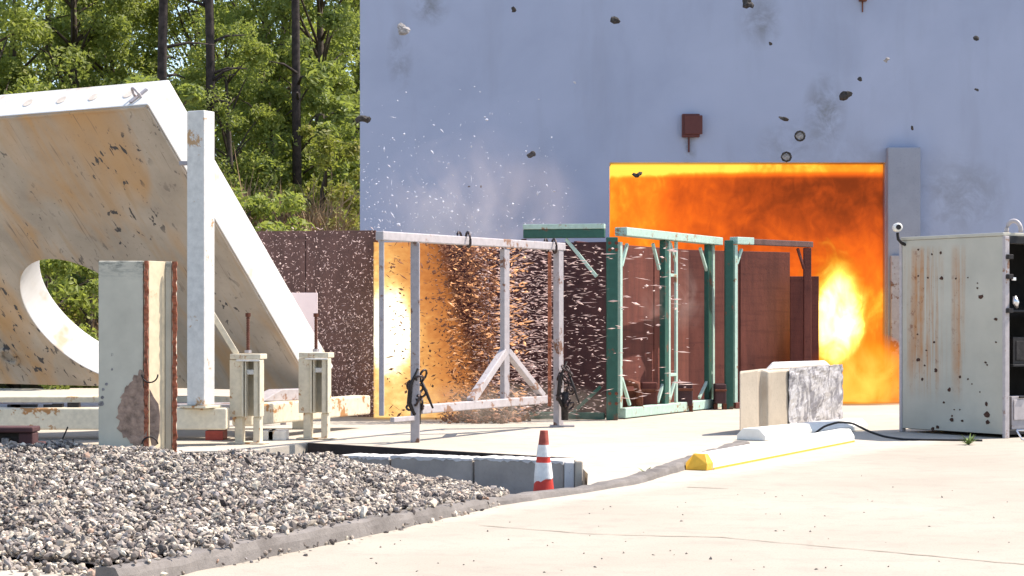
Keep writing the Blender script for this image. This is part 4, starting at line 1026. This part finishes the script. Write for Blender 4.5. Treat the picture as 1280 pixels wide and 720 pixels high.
# ================================================================ WHEEL STOPS, BLOCK, CABLE
def wheel_stop(p0, p1, z0, w, h, label, end=True, mat='white_paint'):
    a, b = Vector((*p0, z0)), Vector((*p1, z0)); root = thing('wheel_stop', label, 'wheel stop', a, math.atan2(b.y-a.y, b.x-a.x)); L = (b-a).length
    prof = [(-w/2, 0), (w/2, 0), (w/2, h*0.45), (w*0.28, h), (-w*0.28, h), (-w/2, h*0.45)]
    MB().prism(prof, 0.16 if end else 0, L, 0).build('bar', mat, root, 0.012)
    if end:
        vs = [(0.0, y, z) for y, z in prof]; vs = [(0.0 if z < h*0.5 else 0.10, y*0.9, z) for y, z in prof]+[(0.158, y, z) for y, z in prof]
        MB().add(vs, [tuple(range(6)), tuple(range(11, 5, -1))]+[(i, (i+1) % 6, 6+(i+1) % 6, 6+i) for i in range(6)]).build('painted_end', 'yellow_paint', root, 0.008)
        MB().box((0.17, -w/2-0.006, 0.0), (L-0.02, -w/2-0.001, h*0.13)).build('yellow_foot', 'yellow_paint', root)
    return root
def gp(px, py, z=0): d = (EYE-z)*F/(py-HOR); return (gx(px, d), d)
a = gp(870, 588); b = gp(1056, 552)
wheel_stop(a, b, 0.0, 0.25, 0.16, 'long white wheel stop with yellow painted end')
a = gp(938, 553); b = gp(1068, 538)
wheel_stop((a[0]+0.05, a[1]+0.38), (b[0]+0.05, b[1]+0.25), 0.0, 0.40, 0.15, 'second white concrete wheel stop behind the yellow ended one', False)

def big_block():
    A = Vector((*gp(925, 544), 0)); root = thing('barrier_block', 'large tan concrete block with grooved end and silvery torn sheeting', 'concrete block', A)
    dirL = Vector((gp(985, 538.5)[0]-A.x, gp(985, 538.5)[1]-A.y, 0)); W1 = dirL.length; dl = dirL.normalized()
    c2 = gp(985, 538.5); B2 = Vector((*gp(1052, 527), 0)); dr = (B2-Vector((*c2, 0))); W2 = dr.length; dr.normalize()
    c = Vector((*c2, 0))-A
    h = 0.83
    # end face in three facets with a groove
    n = Vector((dl.y, -dl.x, 0))            # outward
    pts = [Vector((0,0,0)), dl*W1*0.38, dl*W1*0.42-n*0.08, dl*W1*0.54-n*0.08, dl*W1*0.58, c, c+dr*W2, c+dr*W2+Vector((0.03, 0.35, 0)), dl*W1*0.5+Vector((0.05, 0.55, 0)), Vector((0.03, 0.3, 0))]
    poly = [(p.x, p.y) for p in pts]
    mb = MB(); k = len(poly); r = random.Random(8)
    vs = [(x, y, 0) for x, y in poly]+[(x*0.99, y+0.01, h+r.uniform(-.02, .02)) for x, y in poly]
    mb.add(vs, [tuple(range(k-1, -1, -1)), tuple(range(k, 2*k))]+[(i, (i+1) % k, k+(i+1) % k, k+i) for i in range(k)])
    mb.build('block_body', 'tan_block', root, 0.02)
    ctr = (Vector((0,0,0))+c+dr*W2-n*0.5)/2
    q0 = c*0.55+Vector((0.02, 0.08, 0)); q1 = c+dr*W2*0.80+Vector((0, 0.06, 0))
    cap = [(q0.x, q0.y), (q1.x, q1.y), (q1.x+0.02, q1.y+0.22), (q0.x+0.02, q0.y+0.4)]
    mb = MB(); m_ = Vector((sum(p[0] for p in cap)/4, sum(p[1] for p in cap)/4, 0))
    vs = [(x, y, h-0.0) for x, y in cap]+[(m_.x+(x-m_.x)*0.8, m_.y+(y-m_.y)*0.8, h+0.09+r.uniform(-.015,.015)) for x, y in cap]
    mb.add(vs, [(3,2,1,0),(4,5,6,7)]+[(i, (i+1) % 4, 4+(i+1) % 4, 4+i) for i in range(4)]).build('top_cap', 'block_chip', root, 0.02)
    # crumpled silvery sheet over the long side
    nr = Vector((dr.y, -dr.x, 0)); nu, nv = 30, 26; vs = []; fs = []
    for j in range(nv+1):
        for i in range(nu+1):
            u, v = i/nu, j/nv
            p = c+dr*W2*(u*1.0)+nr*(0.008+0.018*abs(math.sin(u*9+v*5+2*math.sin(v*7)))*abs(math.sin(v*8-u*6+1))+r.uniform(0, .007))
            vs.append((p.x, p.y, 0.015+v*(h-0.0)+r.uniform(-.008, .008)))
    for j in range(nv):
        for i in range(nu): fs.append((j*(nu+1)+i, j*(nu+1)+i+1, (j+1)*(nu+1)+i+1, (j+1)*(nu+1)+i))
    o = MB().add(vs, fs).build('torn_sheeting', 'foil', root)
    so = o.modifiers.new('thickness', 'SOLIDIFY'); so.thickness = 0.008
def mk_foil():
    t = NT('dirty_silver_sheeting'); v = t.coord(); n = t.noise(v, 3.2, 6, 0.6, 1.6); n2 = t.noise(v, 16, 4, 0.6, 0.8)
    c = t.mix(t.ramp(n, [(0.42, 0), (0.55, 1)]), (0.20, 0.195, 0.215), (0.50, 0.49, 0.50))
    c = t.mix(t.ramp(n2, [(0.62, 0), (0.7, 0.7)]), c, (0.25, 0.2, 0.15))
    return t.surf(c, t.ramp(n, [(0.4, 0.75), (0.6, 0.4)]), 0.15, t.bump(n2, 0.4, 0.02), 0.4)
M['foil'] = mk_foil()
big_block()

cb = thing('cable', 'black cable running from the block to the container foot', 'cable', (*gp(1045, 532), 0))
pts = [(1012, 531, .02), (1030, 527, .16), (1048, 523, .215), (1066, 526, .20), (1085, 534, .1), (1105, 540, .03), (1130, 545, .012), (1155, 548, .012), (1180, 549, .012), (1205, 549.5, .012), (1228, 548, .012)]
P = []
for px, py, z in pts:
    d = 25.2 if px < 1120 else 24.9-(px-1130)*0.002
    P.append(sub((gx(px, d), d, z), cb.location))
SM = []
for i in range(len(P)-1):
    for k in range(4): SM.append(P[i].lerp(P[i+1], k/4))
SM.append(P[-1]); SM = [SM[0]]+[(SM[i-1]+SM[i]*2+SM[i+1])/4 for i in range(1, len(SM)-1)]+[SM[-1]]
MB().tube(SM, 0.014, 8).build('sheath', 'rubber', cb, smooth=True)

# ================================================================ CONTAINER
def container():
    c0 = Vector((6.22, 25.35, 0)); cl = Vector((5.24, 26.85, 0)); H = 2.61
    dv = (c0-cl); W1 = dv.length; rz = math.atan2(dv.y, dv.x)
    root = thing('steel_container', 'rust streaked white steel container open on its right side', 'container', cl, rz)
    L = 3.2; th = 0.05
    # local x along the visible panel, local y into the box
    def B(n, lo, hi, m, bv=0.008): return MB().box(lo, hi).build(n, m, root, bv)
    sp_ = B('side_panel', (0, 0, 0.05), (W1, th, H-0.045), 'container', 0.004)
    B('far_panel', (0, L-th, 0.05), (W1, L, H-0.045), 'container'); B('rear_panel', (0, th+0.002, 0.05), (th, L-th-0.002, H-0.045), 'container')
    B('floor', (th+0.002, th+0.002, 0.04), (W1, L-th-0.002, 0.10), 'inside_shade'); B('roof', (-0.02, -0.015, H-0.042), (W1+0.02, L+0.015, H), 'container')
    B('inner_lining', (th+0.004, th+0.004, 0.102), (th+0.02, L-th-0.004, H-0.05), 'inside_shade', 0)  # near-black sheets carry the painted interior shade
    B('inner_lining', (th+0.022, th+0.004, 0.102), (W1-0.06, th+0.02, H-0.05), 'inside_shade', 0)
    B('corner_post', (W1+0.002, -0.012, 0.0), (W1+0.05, 0.07, H-0.045), 'pale_steel'); B('corner_post', (-0.05, -0.012, 0.0), (-0.003, 0.07, H-0.045), 'pale_steel')
    B('corner_post', (W1+0.002, L-0.07, 0.0), (W1+0.05, L, H-0.045), 'pale_steel')
    B('header', (W1+0.0, 0.072, H-0.14), (W1+0.04, L-0.072, H-0.046), 'inside_shade')
    # lifting eye on the roof corner
    MB().torus((W1-0.02, 0.22, H+0.03), 0.095, 0.028, (0.4, -1, 0), 14, 8, 1, 1.3, -0.2, math.pi+0.2).build('lifting_eye', 'pale_steel', root, smooth=True)
    # hinges and latch gear on the open edge
    for z in (2.30, 2.05, 1.62):
        MB().box((W1+0.052, 0.0, z-0.03), (W1+0.10, 0.09, z+0.03)).build('hinge', 'black_steel', root, 0.006)
    MB().tube([(W1+0.08, 0.13, 1.80), (W1+0.10, 0.13, 1.72), (W1+0.08, 0.17, 1.66)], [.025, .045, .02], 8).build('latch', 'silver', root, smooth=True)
    MB().box((W1+0.055, 0.10, 2.0), (W1+0.08, 0.16, 2.04)).build('latch', 'silver', root, 0.005)
    # rust pits and dents seen on the panel
    pits = [(1177,278+70,4),(1148,345,2),(1160,330+17,2),(1226,371,5),(1245,399,4),(1222,360,2),(1195,348,2),(1210,347,1.5),(1148,450,4),(1170,463,4),(1156,457,2),(1187,487,4),(1153,474,3),(1200,471,3),(1232,453,2.5),(1234,456,2),(1180,503,3),(1190,525,4),(1203,526,3),(1234,518,6),(1233,505,4),(1235,528,5),(1148,312,2),(1165,318,2),(1176,316,3),(1245,428,2),(1210,474,2),(1190,520,2),(1193,512,1.5),(1200,512,1.5),(1166,536,4),(1172,534,4),(1215,480,1.5),(1225,490,1.5),(1158,438,2),(1147,418,2),(1168,428,2.5),(1222,354,1.5)]
    cdir = dv.normalized(); nrm = Vector((cdir.y, -cdir.x, 0))
    for px, py, r in pits:
        k = (px-640)/F; t_ = (k*cl.y-cl.x)/(cdir.x-k*cdir.y); d = cl.y+t_*cdir.y; z = EYE-(py-HOR)/F*d
        rr = r/F*d*0.62
        poly = [(t_+math.cos(a)*rr*R.uniform(.55, 1.15)*1.4, z+math.sin(a)*rr*R.uniform(.6, 1.3)) for a in [i*2*math.pi/8 for i in range(8)]]
        MB().prism(poly, -0.005, -0.0015, 1).build('rust_pit', 'pit', sp_)
    # things inside
    for i, (y, z) in enumerate(((0.9, 0.9), (0.9, 1.6))): B('shelf', (0.3, 0.3, z), (W1-0.1, L-0.4, z+0.03), 'inside_shade')
    return root, cl, cdir, W1
M['pit'] = m_simple('dark_rust_pit', (0.07, 0.035, 0.025), 0.9, 0, 0.5, 30, 0.5)
croot, ccl, cdir, CW = container()
def inbox(name, label, cat, lx, ly, lz, parts):
    nrm = Vector((-cdir.y, cdir.x, 0)); p = ccl+cdir*lx+nrm*ly+Vector((0, 0, lz))
    root = thing(name, label, cat, p, math.atan2(cdir.y, cdir.x))
    for nm, lo, hi, m in parts: MB().box(lo, hi).build(nm, m, root, 0.006)
inbox('equipment_case', 'grey equipment case low inside the open container', 'case', CW-0.38, 0.25, 0.10, [('shell', (0,0,0), (0.3,0.4,0.42), 'grey_steel'), ('panel', (0.302,0.03,0.12), (0.312,0.34,0.38), 'pale_steel'), ('handle', (0.305,0.12,0.40), (0.33,0.24,0.425), 'black_steel')])
inbox('equipment_case', 'dark instrument box on the container shelf', 'case', CW-0.5, 0.35, 0.93, [('shell', (0,0,0), (0.35,0.5,0.35), 'black_steel'), ('panel', (0.352,0.05,0.05), (0.36,0.45,0.3), 'black_steel')])
hk = thing('folding_stand', 'thin white metal stand on the ground before the container opening', 'stand', (*gp(1277, 552), 0))
MB().tube([(-0.06, 0, 0.14), (0.0, 0, 0.03), (0.12, 0, 0.0)], 0.012, 6).build('leg', 'silver', hk, smooth=True); MB().tube([(-0.06, 0, 0.14), (0.2, 0.05, 0.13)], 0.012, 6).build('arm', 'silver', hk, smooth=True)
lc = thing('lamp_camera', 'small white camera on a dark arm at the container top corner', 'camera', ccl+Vector((0, 0, 2.5)))
z0 = -0.02
MB().tube([(0.06, -0.03, 0.0), (-0.02, -0.06, 0.03), (-0.07, -0.08, 0.08), (-0.08, -0.08, 0.17)], 0.022, 8).build('arm', 'black_steel', lc, smooth=True)
MB().tube([(-0.08, -0.15, 0.24), (-0.08, -0.13, 0.24), (-0.08, 0.02, 0.24)], [0.05, 0.06, 0.055], 12).build('housing', 'white_paint', lc, smooth=True)
MB().tube([(-0.08, -0.153, 0.24), (-0.08, -0.16, 0.24)], 0.035, 12).build('lens', 'black_steel', lc)
def weed(px, py, label, n, hgt, seed):
    root = thing('weed', label, 'weed', (*gp(px, py), 0)); r = random.Random(seed); mb = MB()
    for i in range(n):
        a = r.uniform(0, 6.28); l = hgt*r.uniform(.6, 1.3); e = r.uniform(.3, 1.0); w = 0.012
        d = Vector((math.cos(a)*math.cos(e), math.sin(a)*math.cos(e), math.sin(e))); s = Vector((-math.sin(a), math.cos(a), 0))*w
        mb.add([s*0.3, s*-0.3, d*l*0.5-s, d*l+Vector((0,0,-0.02)), d*l*0.5+s], [(0,1,2,4),(2,3,4)])
    mb.build('leaves', 'weed', root, recalc=False)
weed(1211, 556, 'small green weed at the foot of the rusted container', 36, 0.16, 1)
weed(806, 592, 'tiny dry weed by the kerb behind the apron', 14, 0.10, 2)

# ================================================================ DEBRIS IN THE AIR AND ON THE GROUND
chunks = [(503,36,6,'grey brown lump in front of the wall near its upper left','chunk_grey'),(456,148,7,'round dark lump at the left edge of the wall','chunk'),
 (642,12,3.5,'small black chip high on the wall, left of centre','chunk'),(769,25,5,'black elongated chip high above the fire doorway','chunk'),(936,4,6.5,'dark lump cut by the top edge of the picture','chunk'),
 (665,193,4,'small black chip left of the fire doorway','chunk'),(1058,118,6.5,'black angular lump beside the grey smudge','chunk'),(981,148,5.5,'flat black flake above the doorway','chunk'),
 (1140,160,2.4,'tiny black speck above the grey pilaster','chunk'),(1075,99,2.6,'tiny dark flake just above the angular lump','chunk'),(1108,75,2.8,'small grey flake right of the angular lump','chunk_grey'),
 (1220,48,3,'black speck high at the right of the wall','chunk'),(1221,112,2.2,'tiny black speck at the right of the wall, lower one','chunk'),(963,54,2.2,'tiny brown speck below the top edge lump','chunk'),
 (797,218,4,'dark flake against the orange corner of the fire','chunk'),(586,233,1.6,'pin sized dark speck above the grey frame, left one','chunk'),(601,233,1.5,'pin sized dark speck above the grey frame, right one','chunk')]
for i, (px, py, r, lab, m) in enumerate(chunks):
    d = 37.0; root = thing('debris_chunk', lab, 'debris', at(px, py, d), 0, 'debris flying in front of the wall')
    k = r/F*d; rr = random.Random(100+i)
    vs, fs = blobmesh(k, 50+i, 2, 0.5, (1.25 if 'fl' in lab else 1.0, rr.uniform(.6, 1), 0.45 if 'flat' in lab else 0.95))
    o = MB().add(vs, fs).build('lump', m, root); o.rotation_euler = (rr.uniform(-1,1), rr.uniform(-.4,.4), 0)
for px, py, lab in ((1000, 170, 'dark ringed metal nut tumbling above the fire doorway'), (983, 196, 'squarish dark ring just above the bright lintel')):
    d = 37.0; root = thing('debris_ring', lab, 'debris', at(px, py, d), 0, 'debris flying in front of the wall')
    MB().torus((0,0,0), 0.085, 0.022, (0.2, 1, 0.1), 8 if py > 180 else 12, 6).build('rim', 'chunk', root); vs, fs = blobmesh(0.07, 77, 2, 0.3, (1, .3, 1)); MB().add(vs, fs).build('core', 'chunk_grey', root)

def flakes(name, label, n, sampler, mat, ln, wd, tilt, seed):
    """uncountable fragments: thin four-sided slivers"""
    rg = np.random.default_rng(seed); P = np.array([sampler(rg) for _ in range(n)])
    l = rg.gamma(1.6, ln/1.6, n)[:, None]+0.012; w = rg.gamma(2, wd/2, n)[:, None]+0.002; a = rg.normal(0, tilt, n); b = rg.normal(0, 0.5, n)
    d = np.stack([np.cos(a)*np.cos(b), np.sin(b)*np.cos(a), np.sin(a)], 1); u = np.stack([-np.sin(a), rg.normal(0, .4, n), np.cos(a)], 1)
    c = np.cross(d, u)
    V = np.stack([P-d*l/2, P+u*w/2, P+d*l/2, P-u*w/2, P+c*w/2, P-c*w/2], 1).reshape(-1, 3)
    fs = np.array([(0,1,4),(1,2,4),(2,3,4),(3,0,4),(1,0,5),(2,1,5),(3,2,5),(0,3,5)]); Fc = (fs[None]+np.arange(n)[:, None, None]*6).reshape(-1, 3)
    me = bpy.data.meshes.new(name); me.from_pydata(V.tolist(), [], Fc.tolist()); me.materials.append(M[mat]); me.update()
    o = bpy.data.objects.new(name, me); COL.objects.link(o); return tag(o, label, 'fragments', kind='stuff')
def samp(px0, px1, py0, py1, d0, d1, fx=None):
    def f(rg):
        while True:
            px, py, d = rg.uniform(px0, px1), rg.uniform(py0, py1), rg.uniform(d0, d1)
            if fx is None or rg.random() < fx(px, py): break
        p = at(px, py, d); return (p.x, p.y, max(p.z, 0.01))
    return f
def rubble_pos(rg):
    px, d = rg.normal(604, 24), rg.uniform(28.9, 30.1)
    return (gx(px, d), d, abs(rg.normal(0, 0.09))*(1+math.sin(px*0.23)*0.6)+0.01)
def mk_spark(name, col, e):
    t = NT(name); g_ = t.n('ShaderNodeNewGeometry')
    c = t.mix(g_.outputs['Random Per Island'], [x*0.45 for x in col], col)
    p = t.n('ShaderNodeBsdfPrincipled'); t.l(c, p.inputs['Base Color']); p.inputs['Roughness'].default_value = 0.5
    t.l(c, p.inputs['Emission Color']); p.inputs['Emission Strength'].default_value = e
    t.l(p.outputs[0], t.out.inputs['Surface']); return t.m
M['lit_fragment'] = mk_spark('sunlit_fragments', (0.66, 0.46, 0.41), 0.26)  # sunlight on the flying metal put into emission
M['ember'] = mk_spark('orange_embers', (0.9, 0.45, 0.2), 0.45)
M['shard'] = m_simple('dark_steel_shards', (0.10, 0.035, 0.018), 0.7, 0.2, 0.5, 5, 0)
M['grit'] = m_simple('pale_stone_chips', (0.22, 0.19, 0.16), 0.9, 0, 0.4, 9, 0)
M['lit_fragment_dim'] = mk_spark('dull_pink_fragments', (0.62, 0.44, 0.40), 0.12)  # dimmer fragments, their sunlight also put into emission
M['shard_lit'] = m_simple('brown_steel_shards', (0.24, 0.10, 0.05), 0.7, 0.1, 0.6, 5, 0)
M['dustfleck'] = m_simple('pale_concrete_flecks', (0.55, 0.56, 0.64), 0.8, 0, 0.1, 5, 0)
flakes('spark_fragments', 'pale sunlit streaks flying past the dark plates behind grey frame', 3400, samp(592, 756, 305, 520, 29.4, 30.4, lambda x, y: (1.0 if x < 700 else 0.25)), 'lit_fragment', 0.062, 0.008, 0.22, 1)
flakes('spark_fragments', 'pale curled fragments scattered over the purple brown plate screen', 3800, samp(318, 470, 284, 520, 29.6, 30.8, lambda x, y: 0.25+0.75*(y-284)/236), 'lit_fragment_dim', 0.020, 0.008, 1.0, 2)
flakes('spark_fragments', 'dark red shards swarming across the orange flash', 3600, samp(484, 620, 300, 520, 29.2, 30.0, lambda x, y: 0.05+0.95*min(1, max(0, (x-540+(400-y)*0.16)/50))), 'shard_lit', 0.045, 0.016, 0.6, 3)
flakes('spark_fragments', 'orange embers at the border of flash and dark plates', 900, samp(560, 660, 302, 525, 29.4, 30.3), 'ember', 0.07, 0.016, 0.35, 4)
flakes('spark_fragments', 'few bright streaks crossing the red plates inside green frame', 130, samp(760, 860, 310, 500, 29.3, 30.2), 'lit_fragment', 0.09, 0.012, 0.12, 5)
flakes('dust_flecks', 'white flecks of dust drifting up the left side of the wall', 420, samp(452, 720, 90, 296, 35.5, 37.6, lambda x, y: max(0, (y-90)/206)**1.6*(1.0 if x < 600 else 0.45)), 'dustfleck', 0.03, 0.02, 1.4, 6)
flakes('rubble', 'brown scraps and broken bits on the ground under grey frame', 520, rubble_pos, 'shard_lit', 0.06, 0.045, 0.4, 7)

def grit_pos(rg):
    while True:
        py = rg.uniform(585, 716); px = rg.uniform(420, 1270); d = EYE*F/(py-HOR); x = gx(px, d)
        if d < 15.0+1.72*x: return (x, d, 0.003)
flakes('grit', 'scattered specks of grit and stone chips on the bright apron', 70, grit_pos, 'grit', 0.006, 0.008, 0.3, 8)

# ================================================================ TREES
def leaves_mesh(name, centres, radii, per, size, mat, seed, droop=0.0):
    rg = np.random.default_rng(seed); C = np.repeat(np.array(centres), per, axis=0); Rr = np.repeat(np.array(radii), per)
    n = len(C); o = rg.normal(size=(n, 3)); o /= np.linalg.norm(o, axis=1)[:, None]; o *= (rg.random(n)**0.45)[:, None]*Rr[:, None]; o[:, 2] *= 0.75
    P = C+o
    nr = rg.normal(size=(n, 3))+np.array([0, 0, 0.9])+o/np.maximum(Rr[:, None], .01)*0.6; nr /= np.linalg.norm(nr, axis=1)[:, None]
    a = np.cross(nr, rg.normal(size=(n, 3))); a /= np.linalg.norm(a, axis=1)[:, None]; b = np.cross(nr, a)
    s = (size*rg.uniform(.55, 1.35, n))[:, None]
    V = np.stack([P-a*s*0.55, P+b*s*0.27+nr*s*0.06, P+a*s*0.55-np.array([0, 0, 1])*s*0.15, P-b*s*0.27+nr*s*0.06], 1).reshape(-1, 3)
    i = np.arange(n)*4; Fc = np.concatenate([np.stack([i, i+1, i+2], 1), np.stack([i, i+2, i+3], 1)])
    me = bpy.data.meshes.new(name); me.from_pydata(V.tolist(), [], Fc.tolist()); me.materials.append(M[mat]); me.update()
    return me
def tree_meshes(kind, H, spread, seed, mat):
    """deciduous: trunk, limbs to clumps, leaves clustered at clumps"""
    r = random.Random(seed); t = MB(); cs = []; rs = []
    top = Vector((r.uniform(-.4,.4), r.uniform(-.4,.4), H*0.92))
    trunk = [Vector((0,0,0)), Vector((r.uniform(-.1,.1), 0, H*0.25)), Vector((top.x*0.6+r.uniform(-.2,.2), top.y*0.5, H*0.6)), top]
    tr = 0.115 if kind == 'pine' else 0.06+H*0.009
    t.tube(trunk, [tr*1.25, tr, tr*(0.85 if kind == 'pine' else 0.62), tr*(0.4 if kind == 'pine' else 0.12)], 8)
    if kind == 'pine':
        for k in range(30):
            f = r.uniform(0.68, 1.0); p = Vector((0, 0, 0)).lerp(top, f); a = r.uniform(0, 6.28); l = spread*(1.25-f)*r.uniform(.8, 1.8)+0.5
            q = p+Vector((math.cos(a)*l, math.sin(a)*l, r.uniform(-.1, .6))); t.tube([p, p.lerp(q, .5)+Vector((0,0,.12)), q], [tr*.3, tr*.2, tr*.06], 5)
            for s in (0.55, 0.8, 1.0): cs.append(tuple(p.lerp(q, s)+Vector((r.uniform(-.2,.2), r.uniform(-.2,.2), .1)))); rs.append(r.uniform(.35, .6))
        for k in range(16):                      # dead lower branches
            f = r.uniform(0.2, 0.55); p = Vector((0,0,0)).lerp(top, f); a = r.uniform(0, 6.28); l = r.uniform(.6, 1.6); q = p+Vector((math.cos(a)*l, math.sin(a)*l, r.uniform(-.1, .5)))
            t.tube([p, p.lerp(q, .5)+Vector((0, 0, .1)), q], [tr*.42, tr*.28, tr*.1], 5)
    else:
        n = 74 if kind == 'tree' else 30
        for k in range(n):
            f = r.uniform(0.10 if kind != 'tree' else 0.16, 1.0); env = spread*(0.35+0.9*math.sin(min(1, f*0.85+0.12)*math.pi)**0.8)
            a = r.uniform(0, 6.28); l = env*math.sqrt(r.uniform(.12, 1)); base = trunk[0].lerp(top, max(0.05, f-0.18*r.random()))
            q = Vector((top.x*f+math.cos(a)*l, top.y*f+math.sin(a)*l, H*f+r.uniform(-.2, .5)))
            if k % 2 == 0: t.tube([base, base.lerp(q, .55)+Vector((0, 0, .15)), q], [tr*.34, tr*.2, tr*.05], 5)
            cs.append(tuple(q)); rs.append(r.uniform(.38, .85)*(1 if kind == 'tree' else 0.6))
    return t, cs, rs
PROTO = {}
def proto(key, kind, H, spread, seed, mat, per, size):
    t, cs, rs = tree_meshes(kind, H, spread, seed, mat)
    me = bpy.data.meshes.new('trunk'); me.from_pydata(t.v, [], t.f); me.materials.append(M['bark' if kind == 'pine' else 'bark2']); me.update()
    for p in me.polygons: p.use_smooth = True
    PROTO[key] = (me, leaves_mesh('crown', cs, rs, per, size, mat, seed))
proto('a1', 'tree', 11.0, 2.3, 1, 'leaf_a', 270, 0.155)
proto('a2', 'tree', 9.5, 2.0, 2, 'leaf_a', 270, 0.15)
proto('b1', 'tree', 12.0, 2.5, 3, 'leaf_b', 270, 0.16)
proto('b2', 'tree', 10.0, 2.2, 4, 'leaf_b', 270, 0.155)
proto('p1', 'pine', 20.0, 1.8, 5, 'leaf_c', 130, 0.2)
proto('p2', 'pine', 19.0, 1.6, 6, 'leaf_c', 130, 0.2)
proto('s1', 'shrub', 3.6, 1.3, 7, 'leaf_a', 150, 0.16)
proto('s2', 'shrub', 3.0, 1.2, 8, 'leaf_d', 130, 0.15)
proto('s4', 'shrub', 2.2, 1.1, 10, 'leaf_dry', 110, 0.13)
proto('s3', 'shrub', 4.5, 1.5, 9, 'leaf_b', 170, 0.17)
def plant(name, key, px, d, label, cat, group, sc=1.0, rz=0.0):
    root = thing(name, label, cat, (gx(px, d), d, hz(gx(px, d), d)-0.05), rz, group); root.scale = (sc, sc, sc)
    for nm, me in zip(('trunk', 'crown'), PROTO[key]):
        o = bpy.data.objects.new(nm, me); COL.objects.link(o); o.parent = root
G1, G2, G3 = 'pines of the wood', 'leafy trees of the wood', 'shrubs below the trees'
for a in [('p1', 200, 50, 'tall pine with thick bare trunk above the slab corner', 1.0, .3), ('p2', 263, 51, 'slender pine with forked bare limbs right of the thick pine', 1.0, 1.9), ('p1', 372, 52, 'pine with dark trunk standing nearest the blast wall', 0.92, 4.0), ('p2', 62, 66, 'pine half hidden by leaves at the far left', 1.0, 3.0)]:
    plant('pine_tree', a[0], a[1], a[2], a[3], 'tree', G1, a[4], a[5])
for a in [('a1', -10, 56, 'yellow green tree at the left picture edge', 0.95, 0.4), ('b1', 95, 60, 'mid green tree behind the slab top, left of the thick pine', 0.95, 1.2), ('a2', 150, 62, 'bright leafy tree just left of the thick pine trunk', 0.95, 2.2),
          ('b2', 238, 61, 'leafy tree between the two nearer pine trunks', 0.86, 3.3), ('a1', 318, 58, 'tall fresh green tree left of the nearest pine', 0.98, 4.1), ('b1', 400, 56, 'mid green tree filling the space beside the wall edge', 0.88, 5.0),
          ('a2', 442, 62, 'bright tree partly hidden behind the wall edge', 1.0, 5.9), ('b2', 20, 63, 'darker tree behind the yellow green one at far left', 1.05, .9), ('b1', 350, 68, 'darker tree behind the nearest pine', 0.95, 2.8), ('a2', 290, 52, 'small bright tree low beside the prop post', 0.62, 1.6)]:
    plant('leafy_tree', a[0], a[1], a[2], a[3], 'tree', G2, a[4], a[5])
for i, px in enumerate((-60, 10, 75, 130, 180, 262, 335, 395, 455, 520)):
    plant('leafy_tree', ('b1', 'b2', 'a1')[i % 3], px, 78+(i*7) % 9, 'dim tree in the back row of the wood', 'tree', 'back row of the wood', 1.0 if px not in (262, 180, 10, 335) else 0.78, i*1.3)
for a in [('s1', 70, 44, 'bright shrub seen through the round hole, left one', 1.0, .2), ('s3', 112, 46, 'darker shrub seen through the round hole, right one', 1.0, 1.4), ('s1', 290, 47, 'bright shrub beside the sloping slab edge', 1.0, 2.5), ('s3', 335, 53, 'dark shrub above the plate screen, left of the yellow one', 1.0, .8),
          ('s4', 342, 46.6, 'dry brown bush above the plate screen next to the slab edge', 1.0, .5), ('s4', 375, 46.2, 'low dry brown bush in the middle above the plate screen', 0.8, 1.5), ('s4', 440, 46.4, 'dry brown bush against the blast wall edge', 1.1, 2.5),
          ('s2', 398, 50, 'yellowing shrub above the plate screen by the wall', 0.95, 3.5), ('s1', 425, 54, 'green shrub against the wall edge', 1.0, 4.4), ('s3', 370, 53, 'tall dark shrub under the nearest pine', 1.1, 5.2), ('s2', 20, 45, 'yellowing shrub behind the slab at the far left', 1.0, 1.9), ('s3', 215, 48, 'dark shrub behind the slab and prop post', 1.1, 2.9)]:
    plant('shrub', a[0], a[1], a[2], a[3], 'shrub', G3, a[4], a[5])
def drygrass():
    rg = np.random.default_rng(21); n = 14000
    px = np.where(rg.random(n) < .75, rg.uniform(300, 460, n), rg.uniform(-20, 300, n)); d = rg.uniform(45.5, 49.5, n); X = (px-640)/F*d; Z0 = np.array([hz(a_, b_) for a_, b_ in zip(X, d)])-0.05
    h = rg.gamma(4, .17, n)+0.6; a = rg.uniform(0, 6.28, n); le = rg.normal(0, .3, n)
    B0 = np.stack([X, d, Z0], 1); s = np.stack([np.cos(a), np.sin(a), np.zeros(n)], 1)*0.014
    mid = B0+np.stack([le*h*0.25, np.zeros(n), h*0.6], 1); tip = B0+np.stack([le*h, rg.normal(0, .15, n), h*1.0], 1)
    V = np.stack([B0-s, B0+s, mid+s*1.6, tip, mid-s*1.6], 1).reshape(-1, 3); i = np.arange(n)*5
    Fc = np.concatenate([np.stack([i, i+1, i+2], 1), np.stack([i, i+2, i+4], 1), np.stack([i+4, i+2, i+3], 1)])
    me = bpy.data.meshes.new('dry_grass'); me.from_pydata(V.tolist(), [], Fc.tolist()); me.materials.append(M['drygrass']); me.update()
    o = bpy.data.objects.new('dry_grass', me); COL.objects.link(o); tag(o, 'dry brown grass and stalks at the foot of the wood', 'grass', kind='stuff')
drygrass()
